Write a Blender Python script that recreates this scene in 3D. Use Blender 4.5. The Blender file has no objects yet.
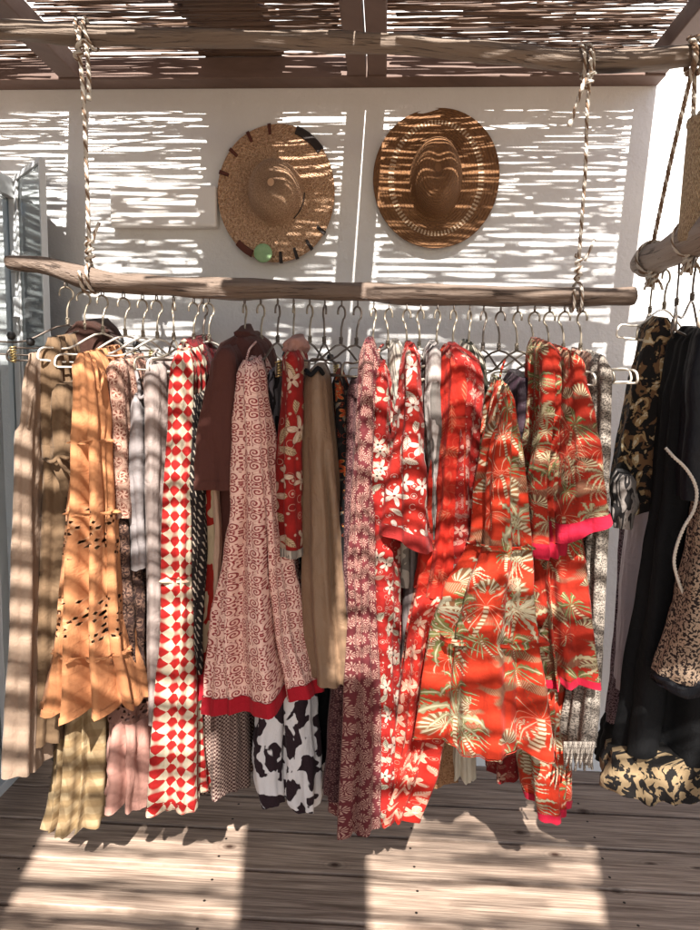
import bpy, math, random
from math import sin, cos, pi, radians as R, tan, atan2, sqrt, exp
from mathutils import Vector, Matrix, Euler, noise as mnoise
sc = bpy.context.scene
COL = sc.collection
random.seed(7)

# ------------------------------------------------------------------ camera
F = 672.0; CX, CY = 350.0, 465.0          # photograph is 700 x 930
CAM = Vector((0, 0, 1.5))
YAW, PITCH, ROLL = R(3.0), R(-6.3), R(1.0)
CM = Matrix.Rotation(YAW, 3, 'Z') @ Matrix.Rotation(R(90) + PITCH, 3, 'X') @ Matrix.Rotation(ROLL, 3, 'Z')
def ray(px, py):
    return CM @ Vector(((px - CX) / F, -(py - CY) / F, -1.0))
def at(px, py, Y):                         # point of the place seen there at wall-parallel distance Y
    d = ray(px, py); k = Y / d.y
    return CAM + d * k
def atz(px, py, z):
    d = ray(px, py); k = (z - CAM.z) / d.z
    return CAM + d * k
cam = bpy.data.cameras.new('camera'); camo = bpy.data.objects.new('camera', cam); COL.objects.link(camo)
camo.matrix_world = Matrix.Translation(CAM) @ CM.to_4x4()
cam.sensor_fit = 'VERTICAL'; cam.sensor_height = 36; cam.lens = 36 * F / 930
cam.clip_start = 0.05; cam.clip_end = 2000
sc.camera = camo
SUN_EL, SUN_AZ = 43.0, 3.0

# ------------------------------------------------------------------ mesh builder
class MB:
    def __init__(s): s.v = []; s.f = []; s.uv = []; s.mi = []
    def vert(s, p): s.v.append((p[0], p[1], p[2])); return len(s.v) - 1
    def face(s, idx, uv=None, m=0):
        s.f.append(tuple(idx)); s.uv.append(uv or [(0, 0)] * len(idx)); s.mi.append(m)
    def build(s, name, mats, parent=None, smooth=True, bevel=0):
        me = bpy.data.meshes.new(name)
        me.from_pydata(s.v, [], s.f)
        ul = me.uv_layers.new(name='UVMap')
        flat = [c for f in s.uv for q in f for c in q]
        ul.data.foreach_set('uv', flat)
        if not isinstance(mats, (list, tuple)): mats = [mats]
        for m in mats: me.materials.append(m)
        me.polygons.foreach_set('material_index', s.mi)
        me.polygons.foreach_set('use_smooth', [smooth] * len(s.f))
        me.update()
        o = bpy.data.objects.new(name, me); COL.objects.link(o)
        if parent is not None: o.parent = parent
        if bevel:
            b = o.modifiers.new('b', 'BEVEL'); b.width = bevel; b.segments = 2; b.limit_method = 'ANGLE'
        return o
    def box(s, x0, x1, y0, y1, z0, z1, m=0, M=None):
        ps = [Vector(p) for p in ((x0,y0,z0),(x1,y0,z0),(x1,y1,z0),(x0,y1,z0),(x0,y0,z1),(x1,y0,z1),(x1,y1,z1),(x0,y1,z1))]
        if M is not None: ps = [M @ p for p in ps]
        b = len(s.v)
        for p in ps: s.vert(p)
        dx, dy, dz = x1-x0, y1-y0, z1-z0
        for q, (a, c) in (((0,3,2,1),(dy,dx)),((4,5,6,7),(dx,dy)),((0,1,5,4),(dx,dz)),((2,3,7,6),(dx,dz)),((1,2,6,5),(dy,dz)),((3,0,4,7),(dy,dz))):
            s.face([b+i for i in q], [(0,0),(a,0),(a,c),(0,c)], m)
    def tube(s, pts, rad, n=8, m=0, cap=True, rn=0.0, seed=0, u0=0.0):
        pts = [Vector(p) for p in pts]; K = len(pts)
        rs = rad if isinstance(rad, (list, tuple)) else [rad] * K
        up = None; rings = []; L = u0; Ls = []
        for i in range(K):
            t = (pts[min(i+1, K-1)] - pts[max(i-1, 0)])
            if t.length < 1e-9: t = Vector((0,0,1))
            t.normalize()
            if up is None:
                up = Vector((0,0,1)) if abs(t.z) < .9 else Vector((0,1,0))
            sd = t.cross(up)
            if sd.length < 1e-6: sd = t.orthogonal()
            sd.normalize(); up = sd.cross(t).normalized()
            if i: L += (pts[i]-pts[i-1]).length
            Ls.append(L); ring = []
            for j in range(n):
                a = 2*pi*j/n; d = sd*cos(a)+up*sin(a); r = rs[i]
                if rn: r *= 1 + rn*mnoise.noise(Vector((seed+L*9, cos(a)*1.3, sin(a)*1.3)))
                ring.append(s.vert(pts[i]+d*r))
            rings.append(ring)
        for i in range(K-1):
            for j in range(n):
                k = (j+1) % n; c0, c1 = 2*pi*rs[i]*j/n, 2*pi*rs[i]*(j+1)/n
                s.face([rings[i][j], rings[i][k], rings[i+1][k], rings[i+1][j]],
                       [(Ls[i],c0),(Ls[i],c1),(Ls[i+1],c1),(Ls[i+1],c0)], m)
        if cap:
            s.face(rings[0][::-1], None, m); s.face(rings[-1], None, m)
    def lathe(s, prof, n=48, M=None, m=0, wob=None):
        rings = []
        for i, (r, z) in enumerate(prof):
            ring = []
            for j in range(n):
                a = 2*pi*j/n; p = Vector((r*cos(a), r*sin(a), z))
                if wob: p = wob(p, a, r)
                if M is not None: p = M @ p
                ring.append(s.vert(p))
            rings.append(ring)
        acc = 0
        for i in range(len(prof)-1):
            d = sqrt((prof[i+1][0]-prof[i][0])**2+(prof[i+1][1]-prof[i][1])**2)
            for j in range(n):
                k = (j+1) % n
                s.face([rings[i][j], rings[i][k], rings[i+1][k], rings[i+1][j]],
                       [(j/n,acc),((j+1)/n,acc),((j+1)/n,acc+d),(j/n,acc+d)], m)
            acc += d
        return rings
def smooth_path(pts, k=6):
    pts = [Vector(p) for p in pts]; out = []
    for i in range(len(pts)-1):
        p0 = pts[max(i-1,0)]; p1 = pts[i]; p2 = pts[i+1]; p3 = pts[min(i+2,len(pts)-1)]
        for j in range(k):
            t = j/k
            out.append(.5*((2*p1)+(p2-p0)*t+(2*p0-5*p1+4*p2-p3)*t*t+(3*p1-p0-3*p2+p3)*t**3))
    out.append(pts[-1]); return out
def tag(o, label=None, cat=None, group=None, kind=None):
    if label: o['label'] = label
    if cat: o['category'] = cat
    if group: o['group'] = group
    if kind: o['kind'] = kind
    return o
def empty(name, loc=(0,0,0)):
    o = bpy.data.objects.new(name, None); COL.objects.link(o); o.location = loc; o.empty_display_size = .05
    return o
def adopt(o, root):                        # parent a world-space mesh to a placed Empty
    o.parent = root; o.matrix_parent_inverse = Matrix.Translation(-Vector(root.location))
    return o

# ------------------------------------------------------------------ node language
NT = None
class E:
    def __init__(s, k): s.k = k
    def __add__(a, b): return mth('ADD', a, b)
    __radd__ = lambda a, b: mth('ADD', b, a)
    def __sub__(a, b): return mth('SUBTRACT', a, b)
    def __rsub__(a, b): return mth('SUBTRACT', b, a)
    def __mul__(a, b): return mth('MULTIPLY', a, b)
    __rmul__ = lambda a, b: mth('MULTIPLY', b, a)
    def __truediv__(a, b): return mth('DIVIDE', a, b)
    def __neg__(a): return mth('MULTIPLY', a, -1.0)
def put(sock, val):
    if isinstance(val, E): NT.links.new(val.k, sock)
    elif isinstance(val, bpy.types.NodeSocket): NT.links.new(val, sock)
    else: sock.default_value = val
def mth(op, a, b=None, c=None, clamp=False):
    n = NT.nodes.new('ShaderNodeMath'); n.operation = op; n.use_clamp = clamp
    put(n.inputs[0], a)
    if b is not None: put(n.inputs[1], b)
    if c is not None: put(n.inputs[2], c)
    return E(n.outputs[0])
fract = lambda a: mth('FRACT', a)
floor_ = lambda a: mth('FLOOR', a)
sn = lambda a: mth('SINE', a)
cs = lambda a: mth('COSINE', a)
ab = lambda a: mth('ABSOLUTE', a)
mn = lambda a, b: mth('MINIMUM', a, b)
mx = lambda a, b: mth('MAXIMUM', a, b)
at2 = lambda a, b: mth('ARCTAN2', a, b)
ln = lambda a, b: mth('SQRT', a*a + b*b)
def st(lo, hi, x):                          # ramp 0..1, lo may exceed hi
    n = NT.nodes.new('ShaderNodeMapRange'); n.clamp = True
    put(n.inputs['Value'], x); n.inputs['From Min'].default_value = lo; n.inputs['From Max'].default_value = hi
    return E(n.outputs[0])
def xyz(x, y, z=0.0):
    n = NT.nodes.new('ShaderNodeCombineXYZ'); put(n.inputs[0], x); put(n.inputs[1], y); put(n.inputs[2], z); return n.outputs[0]
def sep(v):
    n = NT.nodes.new('ShaderNodeSeparateXYZ'); NT.links.new(v, n.inputs[0]); return [E(o) for o in n.outputs]
def nz(x, y, z=0.0, scale=1.0, det=2.0, rough=.5, dist=0.0):
    n = NT.nodes.new('ShaderNodeTexNoise'); n.inputs['Scale'].default_value = scale
    n.inputs['Detail'].default_value = det; n.inputs['Roughness'].default_value = rough; n.inputs['Distortion'].default_value = dist
    NT.links.new(xyz(x, y, z), n.inputs['Vector']); return E(n.outputs[0])
def vor(x, y, rnd=1.0):                     # local offset in the cell and two random numbers
    n = NT.nodes.new('ShaderNodeTexVoronoi'); n.voronoi_dimensions = '2D'; n.inputs['Scale'].default_value = 1.0
    n.inputs['Randomness'].default_value = rnd
    NT.links.new(xyz(x, y), n.inputs['Vector'])
    p = sep(n.outputs['Position']); c = sep(n.outputs['Color'])
    return x-p[0], y-p[1], c[0], c[1]
def hexc(h):
    h = h.lstrip('#'); o = []
    for i in (0,2,4):
        c = int(h[i:i+2],16)/255; o.append(c/12.92 if c <= .04045 else ((c+.055)/1.055)**2.4)
    return (*o, 1.0)
def mix(f, a, b):
    n = NT.nodes.new('ShaderNodeMix'); n.data_type = 'RGBA'; put(n.inputs[0], f)
    put(n.inputs[6], hexc(a) if isinstance(a, str) else a); put(n.inputs[7], hexc(b) if isinstance(b, str) else b)
    return n.outputs[2]
def mul(c, f):                              # scale a colour
    n = NT.nodes.new('ShaderNodeVectorMath'); n.operation = 'SCALE'
    if isinstance(c, str): n.inputs[0].default_value = hexc(c)[:3]
    else: put(n.inputs[0], c)
    put(n.inputs['Scale'], f); return n.outputs[0]
def coords(kind='Object'):
    n = NT.nodes.new('ShaderNodeTexCoord'); return sep(n.outputs[kind])
def uvm():
    n = NT.nodes.new('ShaderNodeUVMap'); n.uv_map = 'UVMap'; return sep(n.outputs[0])[:2]
def bump(h, strength=.3, dist=.002):
    n = NT.nodes.new('ShaderNodeBump'); put(n.inputs['Height'], h); n.inputs['Strength'].default_value = strength
    n.inputs['Distance'].default_value = dist; return n.outputs[0]
def material(name, fn):
    global NT
    m = bpy.data.materials.new(name); m.use_nodes = True; NT = m.node_tree; NT.nodes.clear()
    out = NT.nodes.new('ShaderNodeOutputMaterial'); b = NT.nodes.new('ShaderNodeBsdfPrincipled')
    NT.links.new(b.outputs[0], out.inputs[0])
    r = fn()
    for k, v in r.items():
        put(b.inputs[k], hexc(v) if isinstance(v, str) else v)
    return m
def fabric(name, fn, rough=.85, sheen=.03, weave=900.0, alpha=None, var=.16, gain=.60, crumple=1.0):
    def f():
        u, v = uvm()
        c = fn(u, v)
        n = nz(u, v, 0.0, 9.0, 3.0)
        if isinstance(c, str): c = hexc(c)
        c = mul(c, gain) if not isinstance(c, tuple) else tuple(q*gain for q in c[:3])+(1.0,)
        c = mul(c, 1.0 - var/2 + var*n) if not isinstance(c, tuple) else mix(n, tuple(x*(1-var) for x in c[:3])+(1,), tuple(min(1, x*(1+var)) for x in c[:3])+(1,))
        h = nz(u, v, 2.0, 420.0, 2.0)*.3 + nz(u, v*.3, 0.0, 42.0, 5.0, .62, .5)*2.6*crumple + nz(u+v*.5, v-u*.4, 4.0, 17.0, 3.0, .5, 1.0)*3.0*crumple
        d = {'Base Color': c, 'Roughness': rough, 'Sheen Weight': sheen, 'Specular IOR Level': .25, 'Normal': bump(h, .45, .0045)}
        if alpha: d['Alpha'] = alpha(u, v)
        return d
    return material(name, f)
# ------------------------------------------------------------------ setting materials
def f_plaster():
    x, y, z = coords('Object')
    n = nz(x, y, z, 3.0, 5.0, .6); g = nz(x, y, z, 60.0, 4.0, .6); t = nz(x, y, z*.5, 9.0, 3.0)
    return {'Base Color': mix(n, '#d8d5d2', '#e9e7e4'), 'Roughness': .9, 'Specular IOR Level': .2, 'Normal': bump(g*.8+t*2.2, .55, .008)}
M_plaster = material('plaster', f_plaster)
def f_deck():
    x, y, z = coords('Object')
    row = floor_((y + 50.0)/BOARD)
    rr = nz(row*7.31, 0.5, 0.0, 3.0, 0.0)
    g = nz(x*1.2 + row*3.7, y*24.0, z, 2.2, 6.0, .62, .6)
    g2 = nz(x*3.0 + row*1.7, y*150.0, z, 1.6, 4.0, .6)
    lx, ly, r1, r2 = vor(x*2.6 + row*.37, y*6.5, 1.0)
    d = ln(lx*1.2, ly*.8)
    knot = st(.075, .03, d) * st(.45, .5, r1)
    ring = sn(d*120.0)*.5+.5
    halo = st(.22, .06, d)*st(.45, .5, r1)*ring*.5
    c = mix(st(.3, .7, g), '#6b594c', '#b5a08e')
    c = mix(st(.4, .62, g2)*.55, c, '#54443a')
    c = mul(c, .80 + .75*rr)
    c = mix(mth('ADD', knot*.85, halo*.4, clamp=True), c, '#3d2a20')
    return {'Base Color': c, 'Roughness': .72, 'Specular IOR Level': .3, 'Normal': bump(g*1.4+g2*.8-knot*.5, .55, .004)}
BOARD = .19
M_deck = material('deck_boards', f_deck)
M_screw = material('screw_dark', lambda: {'Base Color': '#2a211c', 'Roughness': .5, 'Metallic': .6})
def f_log():
    u, v = uvm()
    g = nz(u*2.2, v*60.0, 0.0, 1.0, 6.0, .65, .8); g2 = nz(u*9.0, v*170.0, 1.0, 1.0, 4.0, .6); big = nz(u*3.0, v*6.0, 3.0, 1.0, 3.0)
    lx, ly, r1, r2 = vor(u*3.2, v*12.0)
    k = st(.2, .08, ln(lx*1.0, ly*1.6))*st(.62, .66, r1)
    crack = st(.40, .36, g2)
    c = mix(g, '#4b3d35', '#93806f'); c = mix(big*.8, c, '#66554a'); c = mix(crack*.8, c, '#2c1e16'); c = mix(k, c, '#2c1d14')
    return {'Base Color': c, 'Roughness': .62, 'Specular IOR Level': .4, 'Normal': bump(g*1.5+g2*1.2-k*1.2-crack*.8, .8, .006)}
M_log = material('driftwood', f_log)
def f_log2(a='#594d44', b='#998878'):
    u, v = uvm()
    g = nz(u*2.0, v*55.0, 0.0, 1.0, 6.0, .65, .8); g2 = nz(u*8.0, v*150.0, 1.0, 1.0, 4.0, .6); big = nz(u*2.0, v*5.0, 3.0, 1.0, 3.0)
    lx, ly, r1, r2 = vor(u*2.6, v*9.0)
    k = st(.2, .1, ln(lx, ly*1.4))*st(.66, .7, r1); crack = st(.40, .36, g2)
    c = mix(g, a, b); c = mix(big*.7, c, '#6b5a4c'); c = mix(crack*.7, c, '#3a2d25'); c = mix(k, c, '#33241b')
    return {'Base Color': c, 'Roughness': .75, 'Normal': bump(g*1.5+g2*1.2-k*1.2-crack*.8, .8, .006)}
M_log_grey = material('weathered_pole', f_log2)
M_log_lit = material('lit_driftwood', lambda: f_log2('#84756a', '#cfc0b2'))  # lighter tones stand in for light off the sunlit wall
def f_timber():
    x, y, z = coords('Object')
    g = nz(x*3.0+y*3.0, (x-y)*12.0, z*40.0, 1.0, 5.0, .6, .4); s2 = nz(x, y, z, 5.0, 3.0)
    return {'Base Color': mix(s2, mix(g, '#4b3a33', '#70574c'), mix(g, '#574339', '#7b6256')), 'Roughness': .7, 'Normal': bump(g, .4, .003)}
M_timber = material('stained_timber', f_timber)
def f_reed():
    u, v = uvm()
    g = nz(u*1.5, v*.5, 0.0, 6.0, 3.0); r = nz(v*0.0+u*.2, v*0.0, fract(v*.001), 1.0)
    x, y, z = coords('Object'); rr = nz(x*.6, y*90.0, z*40.0, 1.0, 1.0)
    node = st(.06, .02, ab(fract(u*3.3+rr*3.0)-.5))
    c = mix(st(.3, .7, rr), '#382921', '#6c5645'); c = mix(g*.5, c, '#6b4d3c'); c = mix(node*.7, c, '#3a281e')
    return {'Base Color': c, 'Roughness': .55, 'Specular IOR Level': .4}
M_reed = material('dry_reed', f_reed)
def f_rope(a, b):
    def f():
        u, v = uvm(); n = nz(u*160.0, v*500.0, 0.0, 1.0, 3.0); return {'Base Color': mix(n, a, b), 'Roughness': .95, 'Normal': bump(n, .6, .002)}
    return f
M_rope = material('rope_pale', f_rope('#a0968a', '#d9d1c4')); M_rope_d = material('rope_brown', f_rope('#5c4636', '#8d735c'))
M_bronze = material('bronze_wire', lambda: {'Base Color': '#8d8272', 'Metallic': .65, 'Roughness': .45})
M_iron = material('dark_wire', lambda: {'Base Color': '#6a5f56', 'Metallic': .7, 'Roughness': .45})
M_paleworn = material('pale_wire', lambda: {'Base Color': '#dcd4c6', 'Metallic': .4, 'Roughness': .4})
M_black = material('black_plastic', lambda: {'Base Color': '#191717', 'Roughness': .5})
M_gold = material('gold_clip', lambda: {'Base Color': '#c9b27c', 'Metallic': .9, 'Roughness': .35})
M_alu = material('white_aluminium', lambda: {'Base Color': '#d3d5d5', 'Roughness': .4, 'Metallic': .2})
M_white = material('white_plastic', lambda: {'Base Color': '#ece6e0', 'Roughness': .55})
def f_glass(): return {'Base Color': '#dfe8ea', 'Roughness': .02, 'Transmission Weight': 1.0, 'IOR': 1.12, 'Specular IOR Level': .6}
M_glass = material('clear_glass', f_glass)
M_room = material('shop_interior', lambda: {'Base Color': '#566066', 'Roughness': .8})
def f_ground():
    x, y, z = coords('Object'); n = nz(x, y, z, .6, 6.0, .6)
    return {'Base Color': mix(n, '#7d7264', '#a0968a'), 'Roughness': .95}
M_ground = material('sandy_ground', f_ground)

# ------------------------------------------------------------------ hats
def f_straw(a, b, c3):
    def f():
        u, v = uvm()
        w = sn(v*520.0); w2 = sn(u*700.0 + v*90.0)
        n = nz(u*60.0, v*40.0, 0.0, 1.0, 4.0); sp = st(.3, .7, nz(u*120.0, v*130.0, 0.0, 1.0, 3.0))
        c = mix(sp, a, b); c = mix(n*.5, c, c3)
        return {'Base Color': c, 'Roughness': .75, 'Normal': bump(w*w2*.6+sp*1.2, 1.0, .004)}
    return f
M_straw = material('natural_straw', f_straw('#986a48', '#efc9a6', '#c6986f'))
def f_brownstraw():
    u, v = uvm()
    n = nz(u*60.0, v*40.0, 0.0, 1.0, 4.0); sp = st(.25, .75, nz(u*120.0, v*140.0, 0.0, 1.0, 3.0))
    # openwork pale stitch ring on the brim, broken into runs of small bars
    bar = st(-.1, .3, sn(u*520.0)); run = st(.28, .33, nz(u*9.0, 2.0, 0.0, 1.0, 1.0))
    ringm = st(.012, .009, ab(v - .232))*bar*run
    c = mix(sp, '#57371d', '#95693d'); c = mix(n*.5, c, '#73492a'); c = mix(ringm*.9, c, '#cdb294')
    return {'Base Color': c, 'Roughness': .72, 'Normal': bump(sn(v*600.0)*.4+sp, .9, .0035)}
M_brownstraw = material('brown_straw', f_brownstraw)
M_hatdark = material('hat_binding_dark', lambda: {'Base Color': '#2f2622', 'Roughness': .8})
M_hatred = material('hat_binding_brown', lambda: {'Base Color': '#5d2f22', 'Roughness': .8})
def f_tagm():
    x, y, z = coords('Object'); n = nz(x, y, z, 60.0, 3.0); return {'Base Color': mix(n, '#6f9a68', '#a9c592'), 'Roughness': .5}
M_tag = material('green_tag', f_tagm)
M_weave = material('woven_basket', f_straw('#8d7052', '#e2c8a2', '#b99a74'))

# ------------------------------------------------------------------ fabric prints (u, v in metres on the cloth)
def wob(u, v, amp, s=20.0):
    return u + (nz(u, v, 0.0, s, 2.0)-.5)*amp, v + (nz(u, v, 5.0, s, 2.0)-.5)*amp
def p_solid(c): return lambda u, v: c
def p_check(c1, c2, s):
    def f(u, v):
        u, v = wob(u, v, s*.16, 18.0)
        a = fract((u+v)/(2*s)) - .5; b = fract((u-v)/(2*s)) - .5
        return mix(st(-.01, .01, a*b), c1, c2)
    return f
def p_dogtooth(c1, c2, s):
    def f(u, v):
        u, v = wob(u, v, s*.5, 30.0)
        a = fract(u/s)-.5; b = fract(v/s)-.5
        t = fract((u+v)/s*2.0)-.5
        return mix(mx(st(-.02, .02, a*b), st(.1, .15, t)*st(-.02, .02, a)*.7), c1, c2)
    return f
def p_block(base, ink):
    def f(u, v):
        u, v = wob(u, v, .005, 30.0)
        s = .062
        row = floor_(v/s); x = fract(u/s + fract(row*.5))*2.0 - 1.0; y = fract(v/s)*2.0-1.0
        ax = ab(x); ay = ab(y)
        dm = ax+ay
        m1 = st(.1, .25, sn(ax*22.0+.8)*sn(ay*22.0+.8))*st(.46, .40, dm)
        th = at2(y, x)
        m2 = st(.2, .45, sn(th*8.0+.7))*st(.46, .50, dm)*st(.72, .66, dm)
        qx = ax-.60; qy = ay-.52
        r2 = ln(qx, qy); t2 = at2(qy, qx)
        m3 = st(.0, .25, sn(t2 + r2*30.0))*st(.40, .36, r2)*st(.6, .66, dm)
        px = ax-.04; py = ay-.94; r3 = ln(px, py)
        m4 = st(.0, .25, sn(at2(py, px)*2.0 + r3*26.0))*st(.34, .30, r3)
        m5 = st(.085, .06, ln(ax-.95, ay-.08)) + st(.07, .05, ln(ax-.72, ay-.1)) + st(.06, .04, ln(ax-.95, ay-.32))
        xx, yy, k1, k2 = vor(u/.0085, v/.0085, .8)
        m6 = st(.2, .14, ln(xx*.6, yy))*st(.35, .38, k1)*st(.0, -.03, mx(mx(st(.5, .42, dm), st(.44, .40, r2)), st(.38, .34, r3))-.5)
        m = mx(mx(mx(m1, m2), m6), mx(mx(m3, m4), m5))
        worn = nz(u, v, 0.0, 300.0, 2.0)
        return mix(m*st(.15, .4, worn)*.95, base, ink)
    return f
def p_daisy(base, ink, s=.034, k=11.0, rnd=.55, hole=.09):
    def f(u, v):
        u, v = wob(u, v, .004, 30.0)
        x, y, r1, r2 = vor(u/s, v/s, rnd)
        r = ln(x, y); th = at2(y, x) + r1*6.0
        m = st(-.1, .25, sn(th*k))*st(hole, hole+.05, r)*st(.56, .5, r)
        m = mx(m, st(.05, .02, r))
        return mix(m, base, ink)
    return f
def p_hibiscus(base, petal, leaf, accent, s=.075, dens=1.0):
    def f(u, v):
        u, v = wob(u, v, .014, 16.0)
        tone = nz(u, v, 7.0, 22.0, 3.0)
        b0 = mix(st(.35, .65, tone), mul(base, .62), base)
        x, y, r1, r2 = vor(u/s, v/s, .9)
        r = ln(x, y); th = at2(y, x) + r1*6.28
        sz = .6 + .5*r2
        pt = mth('POWER', ab(sn(th*2.5)), 1.4)
        m = st(.02, -.02, r-(.09 + .33*pt)*sz)*st(.22, .25, r2)
        streak = st(.35, .6, nz(th*5.0, r*3.0, r1*9.0, 1.6, 2.0))
        vein = st(.16, .02, ab(sn(th*2.5)))*st(.3, .1, r)
        rim = st(.045, .02, ab(r-(.09 + .33*pt)*sz))*st(.22, .25, r2)
        x2, y2, q1, q2 = vor(u/s*1.6+4.4, v/s*1.6+1.7, 1.0)
        a = q1*6.28; lx = x2*cs(a)+y2*sn(a); ly = y2*cs(a)-x2*sn(a)
        lf = st(.03, -.01, ab(ly) - (.17 - lx*lx*.8))
        rib = st(.02, .01, ab(ly))+st(.3, .7, sn((ab(ly)*1.2+lx)*48.0))
        x3, y3, k1, k2 = vor(u/s*3.1+2.4, v/s*3.1+9.7, 1.0); r3 = ln(x3, y3)
        dots = st(.16, .1, r3)*st(.5, .55, k2) + st(.03, .015, ab(r3-.32))*st(.6, .65, k1)
        c = mix(mth('MINIMUM', dots, 1.0)*.6, b0, petal)
        c = mix(lf*st(.36, .38, q2), c, leaf); c = mix(lf*st(.36, .38, q2)*mn(rib, 1.0)*.7, c, accent)
        c = mix(rim*dens*.8, c, accent)
        c = mix(m*dens, c, petal); c = mix(m*(1.0-streak)*.45*dens, c, base); c = mix(m*vein*.8*dens, c, accent)
        c = mix(st(.06, .03, r)*dens*st(.22, .25, r2), c, accent)
        return c
    return f
def p_lacefloral(base, ink, s=.05):
    def f(u, v):
        u, v = wob(u, v, .01, 22.0)
        x, y, r1, r2 = vor(u/s, v/s, .8); r = ln(x, y); th = at2(y, x)
        m = st(.0, .2, sn(th*5.0 + r*14.0*(r2-.5)*2.0))*st(.1, .14, r)*st(.42, .36, r)
        rg = st(.035, .02, ab(r-.46))
        n = st(.56, .6, nz(u, v, 0.0, 110.0, 2.0))
        return mix(mx(mx(m, rg*.8), n*.55), base, ink)
    return f
def p_palm(base, cream, green, brown, s=.15):
    def f(u, v):
        u, v = wob(u, v, .016, 12.0)
        tone = st(.35, .65, nz(u, v*1.6, 1.0, 14.0, 3.0))
        b0 = mix(tone, mul(base, .72), base)
        bn = st(.55, .61, nz(u*.9, v*2.4, 2.0, 9.0, 2.0))
        hatch = st(.0, .5, sn((v + .25*ab(fract(u*14.0)-.5))*620.0))
        c = mix(bn*.8, b0, mix(hatch*.35, brown, cream))
        x3, y3, q1, q2 = vor(u/s*2.0+7.7, v/s*2.0+3.1, .95)
        a = (q1-.5)*3.0; fx = x3*cs(a)+y3*sn(a); fy = y3*cs(a)-x3*sn(a) + .22
        r3 = ln(fx, fy); t3 = at2(fx, fy)
        fan = st(.60, .54, r3 + .06*ab(sn(t3*9.0)))*st(1.35, 1.2, ab(t3))*st(.05, .08, r3)*st(.58, .60, q2)
        c = mix(fan, c, mix(st(-.1, .45, sn(t3*18.0)), brown, mul(cream, .8)))
        for (ox, oy, k, n, thr, w0) in ((3.3, 8.1, 1.9, 5.0, .45, .40), (1.9, 4.4, 1.4, 6.0, .55, .36), (0.0, 0.0, 1.0, 5.0, .30, .38)):
            x, y, r1, r2 = vor(u/s*k+ox, v/s*k+oy, .95)
            rot = (r2-.5)*1.6; x, y = x*cs(rot)+y*sn(rot), y*cs(rot)-x*sn(rot)
            y = y - .06
            r = ln(x, y); ax = ab(x + .12*y)
            th = at2(y + ax*ax*1.7, ax)
            w = ab(fract(th*n*.318+r1) - .5)
            lim = w0*(1.0 - r*1.55) + .06*sn(r*70.0)
            on = st(.58, .52, r)*st(-1.15, -1.0, th)*st(thr, thr+.02, r2)
            fr = st(.03, -.03, w - lim)*on
            edge = st(.06, .02, ab(w - lim))*on
            core = st(.07, .02, w)*fr
            tr = st(.012, -.006, ab(x + y*y*(r1-.5)*1.2) - .035)*st(.02, -.02, y)*st(-.55, -.48, y)*st(thr, thr+.02, r2)
            c = mix(edge*.65, c, mul(brown, .7))
            c = mix(fr*.92, c, mix(st(.35, .5, r1), green, mix(st(.7, .8, r1), mul(cream, .75), base))); c = mix(core*.65, c, cream)
            c = mix(tr*.85, c, mix(st(.0, .4, sn(y*90.0)), cream, brown))
        return c
    return f
def p_cow(a, b, s=14.0):
    def f(u, v):
        n = nz(u, v*.8, 0.0, s, 2.5, .55, .4); return mix(st(.495, .51, n), a, b)
    return f
def p_leopard(base, tan_, mid, s=.045):
    def f(u, v):
        n1 = nz(u, v*.8, 0.0, 26.0, 3.0, .5, 1.2); n2 = nz(u, v*.8, 4.0, 34.0, 3.0, .5, 1.0); n3 = nz(u, v, 9.0, 60.0, 2.0)
        c = mix(st(.54, .56, n2), base, mid); c = mix(st(.555, .575, n1), c, tan_)
        return mix(st(.60, .62, n1)*st(.5, .55, n3), c, '#ded0b0')
    return f
def p_speckle(base, ink, s=170.0, t=.53):
    def f(u, v):
        n = nz(u, v, 0.0, s, 1.5, .5, .6); return mix(st(t, t+.03, n), base, ink)
    return f
def p_snake(base, ink, s=.018):
    def f(u, v):
        u, v = wob(u, v, .008, 40.0)
        a = sn(v/s*3.14 + sn(u/s*1.6)*1.4); b = sn(u/s*2.2)
        return mix(st(.35, .5, a*.8+b*.4+(nz(u, v, 0.0, 60.0, 1.0)-.5)*1.2), base, ink)
    return f
def p_zebra(base, ink, s=38.0):
    def f(u, v):
        n = nz(u, v*.28, 0.0, s, 1.5, .5, 1.2); return mix(st(.46, .52, sn(n*26.0)*.5+.5), base, ink)
    return f
def p_dash(base, ink):
    def f(u, v):
        a = u + v*.45; row = floor_(a/.011); x = fract(a/.011)-.5; y = fract(v/.03 + row*.37)-.5
        return mix(st(.2, .14, ab(x))*st(.26, .22, ab(y)), base, ink)
    return f
def p_plaid(base, pale, dark, s=.045):
    def f(u, v):
        a = st(.2, .28, ab(fract((u+v*.3)/s)-.5)); b = st(.2, .28, ab(fract((v-u*.3)/s)-.5))
        return mix(a*.55, mix(b*.55, base, pale), dark)
    return f
def p_eyelet(base, rim, bands):            # bands: v-ranges (metres) with cut-work flowers
    def f(u, v):
        x, y, r1, r2 = vor(u/.050, v/.050, .45); r = ln(x, y); th = at2(y, x)+r1*3.0
        m = 0.0; b = inband(v, bands)
        ringm = st(.09, .04, ab(r-.3 - .06*sn(th*5.0)))
        return mix(b*ringm*.45, base, rim)
    return f
def inband(v, bands):
    b = None
    for lo, hi in bands:
        t = st(lo-.002, lo+.002, v)*st(hi+.002, hi-.002, v); b = t if b is None else mx(b, t)
    return b
def a_eyelet(bands):
    def f(u, v):
        x, y, r1, r2 = vor(u/.050, v/.050, .45); r = ln(x, y); th = at2(y, x)+r1*3.0
        hole = mx(st(.15, .12, ln(x, y*1.25)), st(.35, .6, sn(th*5.0))*st(.24, .27, r)*st(.42, .38, r)*st(.06, .08, r2))
        return 1.0 - inband(v, bands)*hole
    return f
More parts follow.
